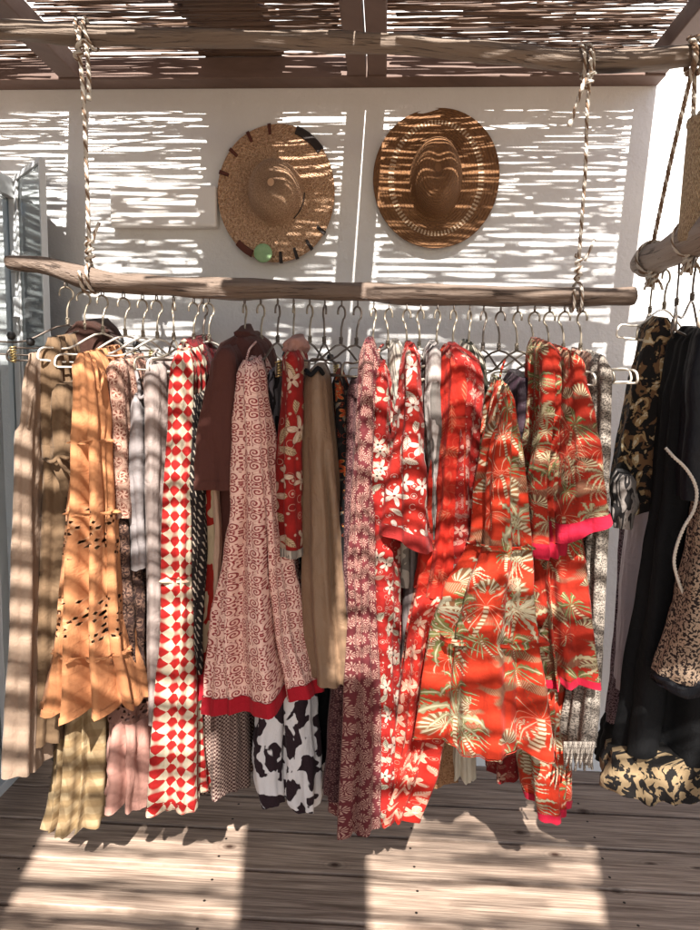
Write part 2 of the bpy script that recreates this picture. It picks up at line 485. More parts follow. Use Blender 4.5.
# ------------------------------------------------------------------ cloth
YSHIFT = [True]
def interp(rows, y):
    if y <= rows[0][0]: return rows[0][1:]
    for a, b in zip(rows, rows[1:]):
        if y <= b[0]:
            t = (y-a[0])/(b[0]-a[0]); t = t*t*(3-2*t)*.5 + t*.5
            return tuple(p+(q-p)*t for p, q in zip(a[1:], b[1:]))
    return rows[-1][1:]
def shell(mb, rows, Y, b, lam=.045, amp=.010, seed=0, N=88, creases=(), tilt=0.0, hemw=.010, b_top=None, tiers=(),
          m=0, step=7.0, sq=2.6, grow=0.0, wrinkle=.0042, uvoff=(0, 0), top_close=True, tilt2=0.0, slope=.15):
    """closed draped tube of cloth; rows are (photo y, left x, right x) read on the plane at distance Y"""
    rnd = random.Random(seed*13+5); Y = Y + (.08 if seed < 500 and YSHIFT[0] else 0)
    y0, y1 = rows[0][0], rows[-1][0]
    K = max(8, int((y1-y0)/step)); rings = []; perims = []
    ph = [rnd.uniform(0, 6.28) for _ in range(6)]; dr = [rnd.uniform(-1.6, 1.6) for _ in range(6)]
    st_ = []
    for i in range(K+1):
        t = i/K; py = y0+(y1-y0)*t
        xl, xr = interp(rows, py)
        pl, pr = at(xl, py, Y-.4*b), at(xr, py, Y-.4*b)
        st_.append((t, py, Vector(((pl.x+pr.x)*.5, Y, at((xl+xr)*.5, py, Y-.85*b).z)), max((pr.x-pl.x)*.5, .004)))
    amax = max(s[3] for s in st_)
    per = 2*pi*sqrt((amax**2+b**2)/2); nf = max(5, round(per/lam))
    bt = b if b_top is None else b_top
    for t, py, c, a in st_:
        bb = bt+(b-bt)*min(1, t*1.6) + grow*t
        # outline of the section, evenly spaced along its length
        raw = []
        for j in range(181):
            th = pi/2 + 2*pi*j/180
            cx, sy = cos(th), sin(th)
            raw.append((a*abs(cx)**(2/sq)*(1 if cx >= 0 else -1), bb*abs(sy)**(2/sq)*(1 if sy >= 0 else -1)))
        L = [0.0]
        for p, q in zip(raw, raw[1:]): L.append(L[-1]+sqrt((p[0]-q[0])**2+(p[1]-q[1])**2))
        P = L[-1]; perims.append(P); pts = []; k = 0
        for j in range(N):
            d = P*j/N
            while L[k+1] < d: k += 1
            f = (d-L[k])/max(L[k+1]-L[k], 1e-9)
            pts.append(((raw[k][0]*(1-f)+raw[k+1][0]*f), (raw[k][1]*(1-f)+raw[k+1][1]*f)))
        tt = t
        for ty in tiers:
            if py >= ty: tt = .45+.55*(py-ty)/(y1-ty+1e-6) if ty == tiers[-1] else .5
        ge = amp*1.85*(.3+.7*tt)
        ge = min(ge, .55*a)
        ring = []
        for j in range(N):
            x, y = pts[j]; xp, yp = pts[j-1]; xn, yn = pts[(j+1) % N]
            tx, ty_ = xn-xp, yn-yp; l = sqrt(tx*tx+ty_*ty_) or 1; nx, ny = ty_/l, -tx/l
            if nx*x+ny*y < 0: nx, ny = -nx, -ny
            s = j/N*2*pi
            ft = sin(nf*s+ph[0]+dr[0]*t)*.6+sin((nf*.5//1+1)*s+ph[1]+dr[1]*t)*.6+sin((nf*1.7//1)*s+ph[2]+dr[2]*t*2)*.25
            rr_ = nf*.30
            fn = mnoise.noise(Vector((cos(s)*rr_+seed, sin(s)*rr_, t*.8+seed)))*1.7+mnoise.noise(Vector((cos(s)*rr_*2.3+seed, sin(s)*rr_*2.3, t*1.8)))*.8
            ft = ft*.6+fn*.6
            d = ge*ft
            p = Vector((x+nx*d, y+ny*d, 0))
            wn = mnoise.noise(Vector((s*1.6+seed, t*7.0, seed*.7)))*wrinkle + mnoise.noise(Vector((s*5+seed, t*17.0, seed*.3)))*wrinkle*.5
            p.x += nx*wn; p.y += ny*wn
            if ny < 0:
                u = x/a
                for (u0, u1, w, dep, t0) in creases:
                    uu = u0+(u1-u0)*t; g = max(0.0, min(1.0, (t-t0)/.18))
                    p.y += g*dep*exp(-((u-uu)/w)**2)*min(1, -ny*1.5)
            z = slope*(y+bb)*max(0.0, 1-t/.14)**1.5 if top_close else 0.0
            if top_close and t < .03: p.x *= .55+.45*sqrt(max(0.0, t/.03)); p.y *= .9
            if t > .6:
                q = (t-.6)/.4
                z += (tilt*(x/a)+tilt2*(x/a)**2 + hemw*(sin(nf*.5*s+ph[3])*.5+sin(2*s+ph[4])*.5))*q*q
            sway = mnoise.noise(Vector((t*2.6, seed*1.7, 0)))*.010*min(1, t*3)*(1 if top_close else 0)
            ring.append(mb.vert((c.x+p.x+sway, c.y+p.y, c.z+z)))
        rings.append(ring)
    vs = [0.0]
    for i in range(K): vs.append(vs[-1]+(st_[i+1][2]-st_[i][2]).length)
    tot = vs[-1]
    for i in range(K):
        for j in range(N):
            k = (j+1) % N
            def U(ii, jj): return (-perims[ii]*.5+perims[ii]*jj/N + uvoff[0], tot-vs[ii]+uvoff[1])
            mb.face([rings[i][j], rings[i+1][j], rings[i+1][k], rings[i][k]], [U(i,j), U(i+1,j), U(i+1,j+1), U(i,j+1)], m)
    if top_close:
        c = st_[0][2]; q = mb.vert((c.x, c.y, c.z+.004))
        for j in range(N): mb.face([rings[0][j], rings[0][(j+1) % N], q], [(0,tot)]*3, m)
    return rings
def sub_rows(rows, ya, yb, grow=0.0):
    out = [(ya,)+tuple(interp(rows, ya))]+[r for r in rows if ya < r[0] < yb]+[(yb,)+tuple(interp(rows, yb))]
    return [(r[0], r[1]-grow, r[2]+grow) for r in out]
def lowest_band(mb, src, rows_n, out=.003, thick=None):
    """strip of trim that follows the last rows of a shell's rings (coordinates copied, pushed outward)"""
    v, rings = src; R_ = rings[-rows_n:]; new = []
    for ring in R_:
        c = sum((Vector(v[i]) for i in ring), Vector())/len(ring); nr = []
        for i in ring:
            p = Vector(v[i]); d = (p-c); d.z = 0
            d = d.normalized()*out if d.length > 1e-6 else d
            nr.append(mb.vert(p+d))
        new.append(nr)
    n = len(new[0]); u = 0
    low = []
    for j in range(n):
        p = Vector(mb.v[new[-1][j]]); low.append(mb.vert(p+Vector((0, 0, -.003))))
    new.append(low)
    for a, b_ in zip(new, new[1:]):
        for j in range(n):
            k = (j+1) % n
            mb.face([a[j], b_[j], b_[k], a[k]], [(j*.01, .02), (j*.01, 0), (j*.01+.01, 0), (j*.01+.01, .02)])
GROUP_G = 'clothes on the long driftwood rail'
GARMENTS = []
def garment(name, label, cat, mat, rows, Y, b, group=GROUP_G, **kw):
    mb = MB(); rings = shell(mb, rows, Y, b, **kw)
    o = mb.build(name, mat); tag(o, label, cat, group)
    GARMENTS.append(o)
    return o, (mb.v, rings)
def part(name, mb, mat, parent, label=None):
    o = mb.build(name, mat, parent)
    if label: o['label'] = label
    return o
def part_shell(name, mat, parent, rows, Y, b, label=None, **kw):
    mb = MB(); rings = shell(mb, rows, Y, b, **kw); return part(name, mb, mat, parent, label), (mb.v, rings)
def hem(name, src, n, mat, parent, out=.003, label=None):
    mb = MB(); lowest_band(mb, src, n, out); return part(name, mb, mat, parent, label)
def strap(parent, mat, pts, r=.004, name='strap'):
    mb = MB(); mb.tube(smooth_path(pts, 4), r, 6); return part(name, mb, mat, parent)

# ------------------------------------------------------------------ ropes
def helix_rope(mb, path, r=.011, pitch=.042, strands=3, k=3):
    path = smooth_path(path, k)
    # resample
    L = [0.0]
    for a, b_ in zip(path, path[1:]): L.append(L[-1]+(b_-a).length)
    n = max(4, int(L[-1]/.008)); pts = []; i = 0
    for q in range(n+1):
        d = L[-1]*q/n
        while i < len(L)-2 and L[i+1] < d: i += 1
        f = (d-L[i])/max(L[i+1]-L[i], 1e-9); pts.append((path[i].lerp(path[i+1], f), d))
    up = None; fr = []
    for q in range(n+1):
        t = (pts[min(q+1, n)][0]-pts[max(q-1, 0)][0]).normalized()
        if up is None: up = t.orthogonal()
        sd = t.cross(up).normalized(); up = sd.cross(t).normalized(); fr.append((sd, up))
    for s in range(strands):
        P = [p + (fr[q][0]*cos(2*pi*(d/pitch+s/strands))+fr[q][1]*sin(2*pi*(d/pitch+s/strands)))*r*.55 for q, (p, d) in enumerate(pts)]
        mb.tube(P, r*.58, 6, m=(1 if s == 0 else 0))
def coil(c, axis, rad, turns, pitch, ph=0.0, n=14):
    a = Vector(axis).normalized(); e1 = a.orthogonal().normalized(); e2 = a.cross(e1); out = []
    for i in range(int(turns*n)+1):
        t = i/n; an = 2*pi*t+ph; out.append(Vector(c)+a*(pitch*(t-turns/2))+(e1*cos(an)+e2*sin(an))*rad)
    return out

# ------------------------------------------------------------------ hanger (hook at origin, arms along local X)
def hanger_proto(name, mat, hook_mat, half=.205, drop=.105, h=.13, clips=False, thick=.0026):
    root = empty(name)
    mb = MB(); pts = [Vector((-.019*cos(a)*-1, 0, -.002+.019*sin(a)-.017)) for a in [R(x) for x in range(-40, 181, 20)]][::-1]
    pts = [Vector((.019*cos(R(a)), 0, .019*sin(R(a))-.019)) for a in range(200, -61, -20)]
    pts += [Vector((.004, 0, -.05)), Vector((0, 0, -.066)), Vector((0, 0, -drop))]
    mb.tube(smooth_path(pts, 3), thick, 6)
    for i in range(5): mb.tube(coil((0, 0, -drop+.002+i*.004), (0, 0, 1), thick*1.5, 1, .004, i), thick*.6, 5)
    mb.build('hook', hook_mat, root)
    mb = MB()
    arms = [(-half, 0, -h-.062), (-half-.004, 0, -h-.052), (-half+.012, 0, -h-.03), (-half*.55, 0, -drop-.05), (0, 0, -drop), (half*.55, 0, -drop-.05), (half-.012, 0, -h-.03), (half+.004, 0, -h-.052), (half, 0, -h-.062)]
    path = smooth_path([Vector(p) for p in arms], 4) ; mb.tube(path, thick, 6)
    mb.build('shoulder_wire', mat, root)
    mb = MB(); mb.tube([Vector((-half, 0, -h-.062)), Vector((0, 0, -h-.064)), Vector((half, 0, -h-.062))], thick*.9, 6); mb.build('crossbar', mat, root)
    if clips:
        for s in (-1, 1):
            mb = MB()
            for q in range(7): mb.tube(coil((s*(half-.012), 0, -h-.028-q*.006), (0, 0, 1), .0075, 1, .006, q), .002, 5)
            mb.build('clip', M_gold, root)
            mb = MB(); mb.lathe([(0, .012), (.009, .009), (.012, 0), (.009, -.009), (0, -.012)], 12, Matrix.Translation((s*half*.72, 0, -h-.012))); mb.build('end_cap', M_black, root)
    return root
def copy_tree(o, parent=None):
    c = o.copy(); COL.objects.link(c)
    if parent is not None: c.parent = parent
    for ch in o.children: copy_tree(ch, c)
    return c
# ================================================================== the setting
YW = 2.6                                                # back wall
mb = MB(); mb.box(-5, 5, YW, YW+.15, -.1, 3.4); wall = mb.build('back_wall', M_plaster, smooth=False)
tag(wall, 'white plastered wall behind the clothes, striped with light', 'wall')
y_ref = atz(600, 847, 0).y                               # a board joint seen there
off = y_ref % BOARD
mb = MB(); rnd = random.Random(3); k0 = int((y_ref+4.5)/BOARD)
yb = y_ref - k0*BOARD
rowi = 0
while yb < YW-.01:
    x = -4.6 - rnd.uniform(0, 1.5)
    ye = min(yb+BOARD-.014, YW)
    xs = [-4.6]
    j = -4.6+rnd.uniform(.6, 3.0)
    while j < -1.6: xs.append(j); j += 9
    xs.append(4.8)
    for a, c in zip(xs, xs[1:]):
        dz = rnd.uniform(-.0015, .0015)
        mb.box(a+.002, c-.002, yb, ye, -.03, dz)
    for jx in [-3.6+.62*q for q in range(14)]:
        for yy in (yb+.045, ye-.045):
            xx = jx+rnd.uniform(-.01, .01); r = .0045; b0 = len(mb.v)
            for q in range(8): mb.vert((xx+r*cos(q*pi/4), yy+r*sin(q*pi/4), .0022))
            mb.face([b0+q for q in range(8)], None, 1)
    yb += BOARD; rowi += 1
deck = mb.build('floor', [M_deck, M_screw], smooth=False, bevel=.003); tag(deck, kind='structure')
mb = MB(); mb.box(-60, 60, -60, 60, -.3, -.05); tag(mb.build('ground', M_ground, smooth=False), kind='structure')

# ------------------------------------------------------------------ roof
ZR = 2.69
beam_l, beam_c, beam_r = at(70, 80, 2.52).x, at(367, 86, 2.52).x, at(656, 96, 2.52).x
roof = empty('pergola_frame', (0, YW, 2.6))
tag(roof, 'dark brown timber pergola frame carrying the reed mats above the clothes', 'pergola')
def tim(name, *a, lab=None):
    m_ = MB(); m_.box(*a); o = m_.build(name, M_timber, smooth=False, bevel=.004); adopt(o, roof); return o
zt = at(350, 74, 2.52).z; zb = at(350, 88, YW-.004).z
tim('wall_beam', -2.6, beam_r+.03, YW-.085, YW-.002, zb, ZR-.012)
for xc, w in ((beam_l, .075), (beam_c-.036, .066), (beam_c+.036, .066), (beam_r-.005, .07)):
    tim('rafter', xc-w/2, xc+w/2, -2.2 if xc < .9 else -.3, YW-.087, zb+.006, ZR-.014)
tim('rafter', -2.6, -2.53, -2.2, YW-.087, zb+.006, ZR-.014)
for yy in (.55, -1.6, -3.5): tim('purlin', -2.7, beam_r+.02, yy, yy+.07, ZR-.10+.11, ZR+.06+.06) if False else None
for px_ in (-2.56, 1.7):
    m_ = MB(); m_.box(px_-.05, px_+.05, -2.3, -2.201, -.04, ZR-.014); adopt(m_.build('post', M_timber, smooth=False, bevel=.004), roof)

def reeds(x0, x1, y0, y1, seed, gapp, gmin, gmax, thin=False, lx=None, run=(1, 4), wa=.006, layers=1, short=0, rr=(.0035, .0065), z0=ZR):
    rnd = random.Random(seed); mb = MB()
    def one(xa, xb, y, z, r, wa, sl=0.0):
        K = max(4, int((xb-xa)/.085)); sd = rnd.uniform(0, 99); pts = []
        for i in range(K+1):
            t = i/K; x = xa+(xb-xa)*t
            pts.append((x, y+sl*(t-.5)+mnoise.noise(Vector((x*2.3, sd, 0)))*wa+mnoise.noise(Vector((x*8, sd, 3)))*wa*.35, z+mnoise.noise(Vector((x*2.6, sd, 7)))*.005))
        rs = [r*(1.15-.35*i/K if seed % 2 else .8+.35*i/K) for i in range(K+1)]
        mb.tube(pts, rs, 5, u0=rnd.uniform(0, 5))
    for l in range(layers):
        y = y0+.004; left = rnd.randint(*run)
        while y < y1-.004:
            r = rnd.uniform(*rr)
            xa, xb = x0+rnd.uniform(-.01, .05), x1-rnd.uniform(-.01, .05)
            if lx: xa, xb = lx(y)
            one(xa, xb, y, ZR+l*.011+rnd.uniform(-.002, .002), r, wa if gapp else .003)
            y += 2*r*rnd.uniform(.72, 1.0)
            left -= 1
            if gapp and left <= 0: y += rnd.uniform(gmin, gmax); left = rnd.randint(*run)
    for q in range(short):
        L = rnd.uniform(.12, .55); xa = rnd.uniform(x0, x1-L*.5); xb = min(x1+.02, xa+L)
        yy = rnd.uniform(y0+.01, y1-.01)
        if lx: xa, xb = (lambda a, b: (a+(b-a)*.6*rnd.random(), b-(b-a)*.3*rnd.random()))(*lx(yy))
        one(xa, xb, yy, ZR+.011, rnd.uniform(*rr), .006 if thin else .02, rnd.uniform(-.05, .05))
    return mb
YA = 1.42
def mat_thing(mb, label):
    o = mb.build('reed_mat', M_reed); tag(o, label, 'reed mat', 'reed mats laid on the pergola'); return o
gA = dict(gapp=1, gmin=.007, gmax=.0155, run=(3, 6), wa=.011, rr=(.0018, .0036), thin=True)
mat_thing(reeds(-2.5, beam_l-.02, YA, YW-.02, 1, short=220, **gA), 'brown reed mat at the left end of the roof, beyond the first rafter')
mat_thing(reeds(beam_l+.0, beam_c-.05, YA, YW-.02, 2, short=300, **gA), 'brown reed mat between the left rafter and the double middle rafter')
mat_thing(reeds(beam_c+.05, beam_r-.02, YA, YW-.02, 3, short=300, **gA), 'brown reed mat over the right bay, between the double rafter and the edge')
def X(px, py, Y): return at(px, py, Y).x
xd0, xd1 = at(208, 200, YW).x, at(287, 200, YW).x
mat_thing(reeds(xd0, xd1, YA, YW-.06, 5, 0, 0, 0, layers=2, z0=ZR+.03), 'narrow doubled strip of reed over the left bay near the wall')
xf = [atz(p, 870, 0).x for p in (22, 243, 369, 600)]
SE, SA = SUN_EL, SUN_AZ
def up(px, py):
    p = atz(px, py, 0); k = ZR/tan(R(SE)); return p.x+k*tan(R(SA)), p.y-k
def edge(pxa, pya, pxb, pyb):
    a, b = up(pxa, pya), up(pxb, pyb); return lambda y: a[0]+(b[0]-a[0])*(y-a[1])/(b[1]-a[1])
e0, e1, e2, e3 = edge(42, 838, 5, 915), edge(245, 820, 237, 915), edge(367, 830, 370, 925), edge(594, 830, 607, 925)  # unseen front mats are cut to the sun patches wanted on the floor
gB = dict(gapp=1, gmin=.045, gmax=.09, run=(4, 7), wa=.03)
gB2 = dict(gapp=1, gmin=.02, gmax=.055, run=(1, 3), wa=.03)
gC = dict(gapp=1, gmin=.05, gmax=.13, run=(3, 7), wa=.05)  # wide gaps set so sun reaches the floor
YC = -.40
mat_thing(reeds(xf[0], xf[1], YC, YA-.01, 7, short=35, **gB), 'loose gappy reed mat over the viewer on the left')
mat_thing(reeds(xf[0], xf[1], -2.2, YC-.01, 17, short=50, lx=lambda y: (e0(y), e1(y)), **gC), 'unseen reed mat at the front edge of the roof, left, gapped to let sun in')
mat_thing(reeds(xf[2], xf[3], -2.2, YC-.01, 18, short=50, lx=lambda y: (e2(y), e3(y)), **gC), 'unseen reed mat at the front edge of the roof, right, gapped to let sun in')
mat_thing(reeds(xf[2], xf[3], YC, YA-.01, 8, short=120, **gB2), 'loose gappy reed mat over the viewer on the right')
mat_thing(reeds(xf[1], xf[2], YC, YA-.01, 9, 0, 0, 0, layers=2), 'unseen dense reed mat over the viewer, added for shade left of the double rafter')  # unseen dense mats from here on, added to keep sun off
mat_thing(reeds(xf[1], xf[2], -2.2, YC-.01, 19, 0, 0, 0, layers=2, lx=lambda y: (e1(y), e2(y))), 'unseen dense reed mat at the front edge, added for shade left of the double rafter')
mat_thing(reeds(-2.5, xf[0], YC, YA-.01, 10, 0, 0, 0, layers=2), 'unseen dense reed mat over the viewer at the far left, added for shade')
mat_thing(reeds(-2.5, xf[0], -2.2, YC-.01, 20, 0, 0, 0, layers=2, lx=lambda y: (-2.5, e0(y))), 'unseen dense reed mat at the front edge of the roof, far left, added for shade')
m_ = MB(); m_.box(xf[3], 4.2, YC, YA, ZR-.01, ZR+.03)  # unseen panel added to shade the floor and clothes at right
b0 = len(m_.v)
for zz in (ZR-.01, ZR+.03):
    for p in ((e3(YC), YC-.002), (4.2, YC-.002), (4.2, -2.2), (e3(-2.2), -2.2)): m_.vert((p[0], p[1], zz))
for q in ((0, 1, 2, 3), (7, 6, 5, 4), (0, 4, 5, 1), (1, 5, 6, 2), (2, 6, 7, 3), (3, 7, 4, 0)): m_.face([b0+i for i in q])
cn = m_.build('shade_panel', M_timber, smooth=False); tag(cn, 'unseen solid timber panel added right of the reed mats for shade', 'roof panel')

# ------------------------------------------------------------------ glass shop front on the left
xg = at(19, 182, YW-.03).x; zg = at(19, 182, YW-.03).z
gd = empty('glass_door', (xg, YW-.03, 0)); tag(gd, 'folding glass door with pale metal frame at the left edge', 'glass door')
def gbox(name, mat, *a, M=None):
    m_ = MB(); m_.box(*a, M=M); o = m_.build(name, mat, smooth=False, bevel=.002 if mat is M_alu else 0); adopt(o, gd); return o
y_near = .6
gbox('top_rail', M_alu, xg-.05, xg, y_near, YW-.01, zg-.07, zg)
gbox('floor_track', M_alu, xg-.06, xg+.03, y_near, YW-.01, .001, .04)
for yy in (YW-.07, 2.345, 1.72, 1.64, .62): gbox('stile', M_alu, xg-.05, xg-.001, yy, yy+.055, .041, zg-.071)
gbox('pane', M_glass, xg-.032, xg-.022, 1.776, 2.344, .041, zg-.071)
gbox('pane', M_glass, xg-.032, xg-.022, 2.401, YW-.071, .041, zg-.071)
gbox('pane', M_glass, xg-.032, xg-.022, .676, 1.64, .041, zg-.071)
for zz in (.95, 1.0): gbox('handle', M_alu, xg-.001, xg+.03, 1.66, 1.675, zz, zz+.02)
# second leaf, folded into the room towards the rail
pe = at(42, 157, 2.33); pa = Vector((xg+.006, YW-.06, 0)); dv = Vector((pe.x, pe.y, 0))-pa; Ln = dv.length; an = atan2(dv.y, dv.x)
ML = Matrix.Translation(pa) @ Matrix.Rotation(an, 4, 'Z')
zl = pe.z
gbox('folded_leaf', M_glass, .03, Ln-.012, -.005, .005, .06, zl-.02, M=ML)
gbox('leaf_edge', M_alu, Ln-.0115, Ln, -.011, .011, .05, zl, M=ML)
gbox('leaf_edge', M_alu, .0, .0295, -.011, .011, .05, zl, M=ML)
gbox('leaf_edge', M_alu, .03, Ln-.012, -.011, .011, zl-.0195, zl, M=ML)
for zz in (zl-.35, zl-.52, .35): gbox('hinge', M_alu, -.012, .028, -.03, -.0115, zz, zz+.075, M=ML)
m_ = MB(); m_.box(-3.4, -3.3, -1.5, YW, 0, 2.6); tag(m_.build('inner_wall', M_room, smooth=False), 'grey inner wall of the shop seen through the glass door', 'wall')

# ------------------------------------------------------------------ plaque on the wall
pl = [at(x, y, YW-.03) for x, y in ((111, 186), (217, 191), (217, 230), (112, 227))]
m_ = MB(); m_.box(pl[0].x, pl[1].x, YW-.046, YW-.001, pl[3].z, pl[0].z)
bx = m_.build('wall_cover', M_white, smooth=False, bevel=.008); tag(bx, 'blank off-white rectangular box mounted on the wall left of the straw hat', 'box')

# ------------------------------------------------------------------ logs and ropes
YR = 1.9
def log(name, mat, px, Y, radpx, seed, n=22, lab=None, rn=.26, k=8, Ys=None):
    P = [at(x, y, Y if Ys is None else Ys[i]) for i, (x, y) in enumerate(px)]; path = smooth_path(P, k); K = len(path)
    rad = []
    for i in range(K):
        t = i/(K-1)*(len(radpx)-1); j = min(int(t), len(radpx)-2); f = t-j
        rad.append((radpx[j]*(1-f)+radpx[j+1]*f)*Y/F)
    # rounded ends
    d0 = (path[0]-path[1]).normalized(); d1 = (path[-1]-path[-2]).normalized()
    path = [path[0]+d0*.012, path[0]+d0*.007]+path+[path[-1]+d1*.007, path[-1]+d1*.012]
    rad = [rad[0]*.55, rad[0]*.9]+rad+[rad[-1]*.9, rad[-1]*.55]
    m_ = MB(); m_.tube(path, rad, n, rn=rn, seed=seed)
    for _ in range(1): pass
    return m_.build(name, mat), path, rad
rail_px = [(10, 262), (40, 265), (80, 276), (120, 283), (180, 287), (240, 289), (300, 290), (350, 292), (400, 294), (460, 295), (520, 297), (580, 297), (632, 296)]
rail, rail_path, rail_rad = log('driftwood_rail', M_log, rail_px, YR, [7, 8.5, 10.5, 9.5, 10, 10, 9.5, 9, 10, 10, 9.5, 9, 8.5], 2)
tag(rail, 'long driftwood pole hung on two ropes and carrying the clothes', 'rail')
pole, pole_path, _ = log('ceiling_pole', M_log_grey, [(-60, 25), (0, 29), (90, 35), (170, 38), (250, 39), (330, 42), (420, 45), (500, 54), (560, 60), (620, 62), (680, 57), (780, 50)], YR, [9.5, 9.5, 9, 8.5, 8, 8.5, 8.5, 8.5, 9.5, 9.5, 9.5, 9.5], 9)
tag(pole, 'weathered grey-brown pole fixed just under the reed roof', 'pole')
def path_at(path, x):
    for a, b_ in zip(path, path[1:]):
        if (a.x-x)*(b_.x-x) <= 0 and abs(a.x-b_.x) > 1e-6: return a.lerp(b_, (x-a.x)/(b_.x-a.x))
    return min(path, key=lambda p: abs(p.x-x))
def hang_rope(x_top, x_bot, r, label, tail, ptop, pbot, rt, rb):
    m_ = MB()
    a = path_at(ptop, x_top); b_ = path_at(pbot, x_bot)
    A = Vector((a.x, a.y-rt-.012, a.z-.02)); B = Vector((b_.x, b_.y-.004, b_.z+rb+.012))
    mid = A.lerp(B, .5)+Vector((.003, -.003, 0))
    helix_rope(m_, coil(a, (1, 0, .1), rt+.010, 1.6, .022, 1.2), r*.9)
    helix_rope(m_, [A+Vector((0, .0, .03)), A+Vector((0, -.012, -.03)), A.lerp(B, .2), mid, A.lerp(B, .85), B], r)
    # knot: wraps round the standing rope
    kc = A+Vector((0, -.01, -.045)); helix_rope(m_, coil(kc, (.25, 0, 1), r*1.75, 2.2, .021), r*.85)
    T = [kc+Vector(q) for q in tail]; helix_rope(m_, T, r)
    m_.tube([T[-1]+Vector((0, 0, .012)), T[-1]+Vector((0, 0, -.004))], r*1.25, 8)
    # lower lashing: coil on the rope and two turns round the rail
    helix_rope(m_, coil(B+Vector((0, 0, .035)), (0, 0, 1), r*1.7, 3.4, .020, .5), r*.85)
    helix_rope(m_, coil(b_, (1, 0, .0), rb+.008, 1.7, .020, 2.0), r*.85)
    helix_rope(m_, [B+Vector((.012, -.012, .05)), B+Vector((.026, -.016, .085)), B+Vector((.034, -.012, .105))], r*.8)
    o = m_.build('rope', [M_rope, M_rope_d]); tag(o, label, 'rope', 'ropes holding the rails'); return o
rr_ = 11*YR/F
hang_rope(at(87, 40, YR).x, at(91, 280, YR).x, .0058, 'pale twisted rope at the left end of the long rail, with a short knotted tail', [(0, -.02, 0), (.03, -.03, .01), (.036, -.028, -.06), (.034, -.024, -.13)], pole_path, rail_path, 10*YR/F, rr_)
hang_rope(at(586, 55, YR).x, at(577, 290, YR).x, .0050, 'brown speckled rope near the right end of the long rail, its loose end hanging left', [(-.01, -.02, 0), (-.022, -.028, -.02), (-.036, -.026, -.07), (-.05, -.022, -.12)], pole_path, rail_path, 10*YR/F, rr_)

# ------------------------------------------------------------------ hats on the wall
def hat(name, mat, px, py, Y, rx, ry, crx, cry, ch, label, dent=0, sc2=1.0, tiltx=0.0, tilty=0.0):
    c = at(px, py, Y); k = Y/F
    M = Matrix.Translation(c) @ Matrix.Rotation(tiltx, 4, 'X') @ Matrix.Rotation(tilty, 4, 'Z') @ Matrix.Rotation(R(90), 4, 'X')
    ax, ay, bx_, by_ = rx*k, ry*k, crx*k, cry*k
    prof = []
    for i in range(15): prof.append((1.0-(1-.0)*i/14*1.0, 0))
    def wobf(p, a, r):
        # r is a parameter: 2..1 brim from rim to crown foot, 1..0 crown
        if r >= 1:
            t = r-1; X_ = (bx_+(ax-bx_)*t)*cos(a); Y_ = (by_+(ay-by_)*t)*sin(a)
            z = .006*t*sin(2*a+.6)+.006*t*t*sin(3*a)+.0015*sin(7*a+t*5)*t
            if r > 2.0: z -= .004
        else:
            s = r; hh = ch*(1-s**3.2)
            X_ = bx_*min(1, (s**.55))*cos(a)*.98; Y_ = by_*min(1, (s**.55))*sin(a)*.98
            z = hh
            if dent:
                yy = Y_/by_
                z -= dent*exp(-(X_/(bx_*.32))**2)*exp(-((yy-.25)/.55)**2)*(1-s*.6)
                z -= dent*.25*(exp(-((X_/bx_-.55)/.22)**2)+exp(-((X_/bx_+.55)/.22)**2))*exp(-((yy-.2)/.4)**2)*(1-s*.5)
                z *= 1-.25*max(0, -yy)*0
        return Vector((X_, Y_, z))
    prof = [(1.98, 0), (2.005, 0)]+[(2-i/16, 0) for i in range(17)]+[(1-i/14, 0) for i in range(1, 14)]+[(.02, 0)]
    m_ = MB()
    rings = []
    n = 96; P = prof
    acc = 0
    grid = [[wobf(None, 2*pi*j/n, r) for j in range(n)] for r, _ in P]
    lens = [0.0]
    for i in range(1, len(P)): lens.append(lens[-1]+(grid[i][0]-grid[i-1][0]).length)
    # v grows from the crown's middle outward, so a stitch ring sits at a fixed radius
    tot = lens[-1]
    for i, row in enumerate(grid): rings.append([m_.vert(M @ p) for p in row])
    for i in range(len(P)-1):
        for j in range(n):
            kk = (j+1) % n
            m_.face([rings[i][j], rings[i][kk], rings[i+1][kk], rings[i+1][j]], [(j/n, tot-lens[i]), ((j+1)/n, tot-lens[i]), ((j+1)/n, tot-lens[i+1]), (j/n, tot-lens[i+1])])
    q = m_.vert(M @ Vector((0, 0, grid[-1][0].z)))
    for j in range(n): m_.face([rings[-1][j], rings[-1][(j+1) % n], q], [(0, 0)]*3)
    o = m_.build(name, mat); s_ = o.modifiers.new('t', 'SOLIDIFY'); s_.thickness = .003
    tag(o, label, 'hat', 'hats on the wall')
    return o, wobf, M, tot
h1, w1, M1, t1 = hat('straw_hat', M_straw, 276, 193, 2.572, 57, 66, 27, 31, .115, 'natural straw hat with dark stitched marks and a green tag on its brim', tiltx=R(-2.5), tilty=R(0))
def binding(a0, a1, mat, name, lab, r0=1.86, r1=2.02):
    m_ = MB(); n = max(2, int((a1-a0)/.05)); rows = []
    for i in range(n+1):
        a = a0+(a1-a0)*i/n
        rows.append([m_.vert(M1 @ (w1(None, a, min(r, 2.0))*(1.0 if r <= 2 else 1.02)+Vector((0, 0, dz)))) for r, dz in ((r0, .0035), (r0+.03, .0055), (r1-.03, .0055), (r1, .002), (r1, -.006), (r0, -.006))])
    for a, b_ in zip(rows, rows[1:]):
        for j in range(6): m_.face([a[j], a[(j+1) % 6], b_[(j+1) % 6], b_[j]])
    m_.face(rows[0]); m_.face(rows[-1][::-1])
    p = m_.build(name, mat, h1)
    if lab: p['label'] = lab
binding(R(38), R(70), M_hatdark, 'binding', 'long black binding along the upper right rim', r0=1.80)
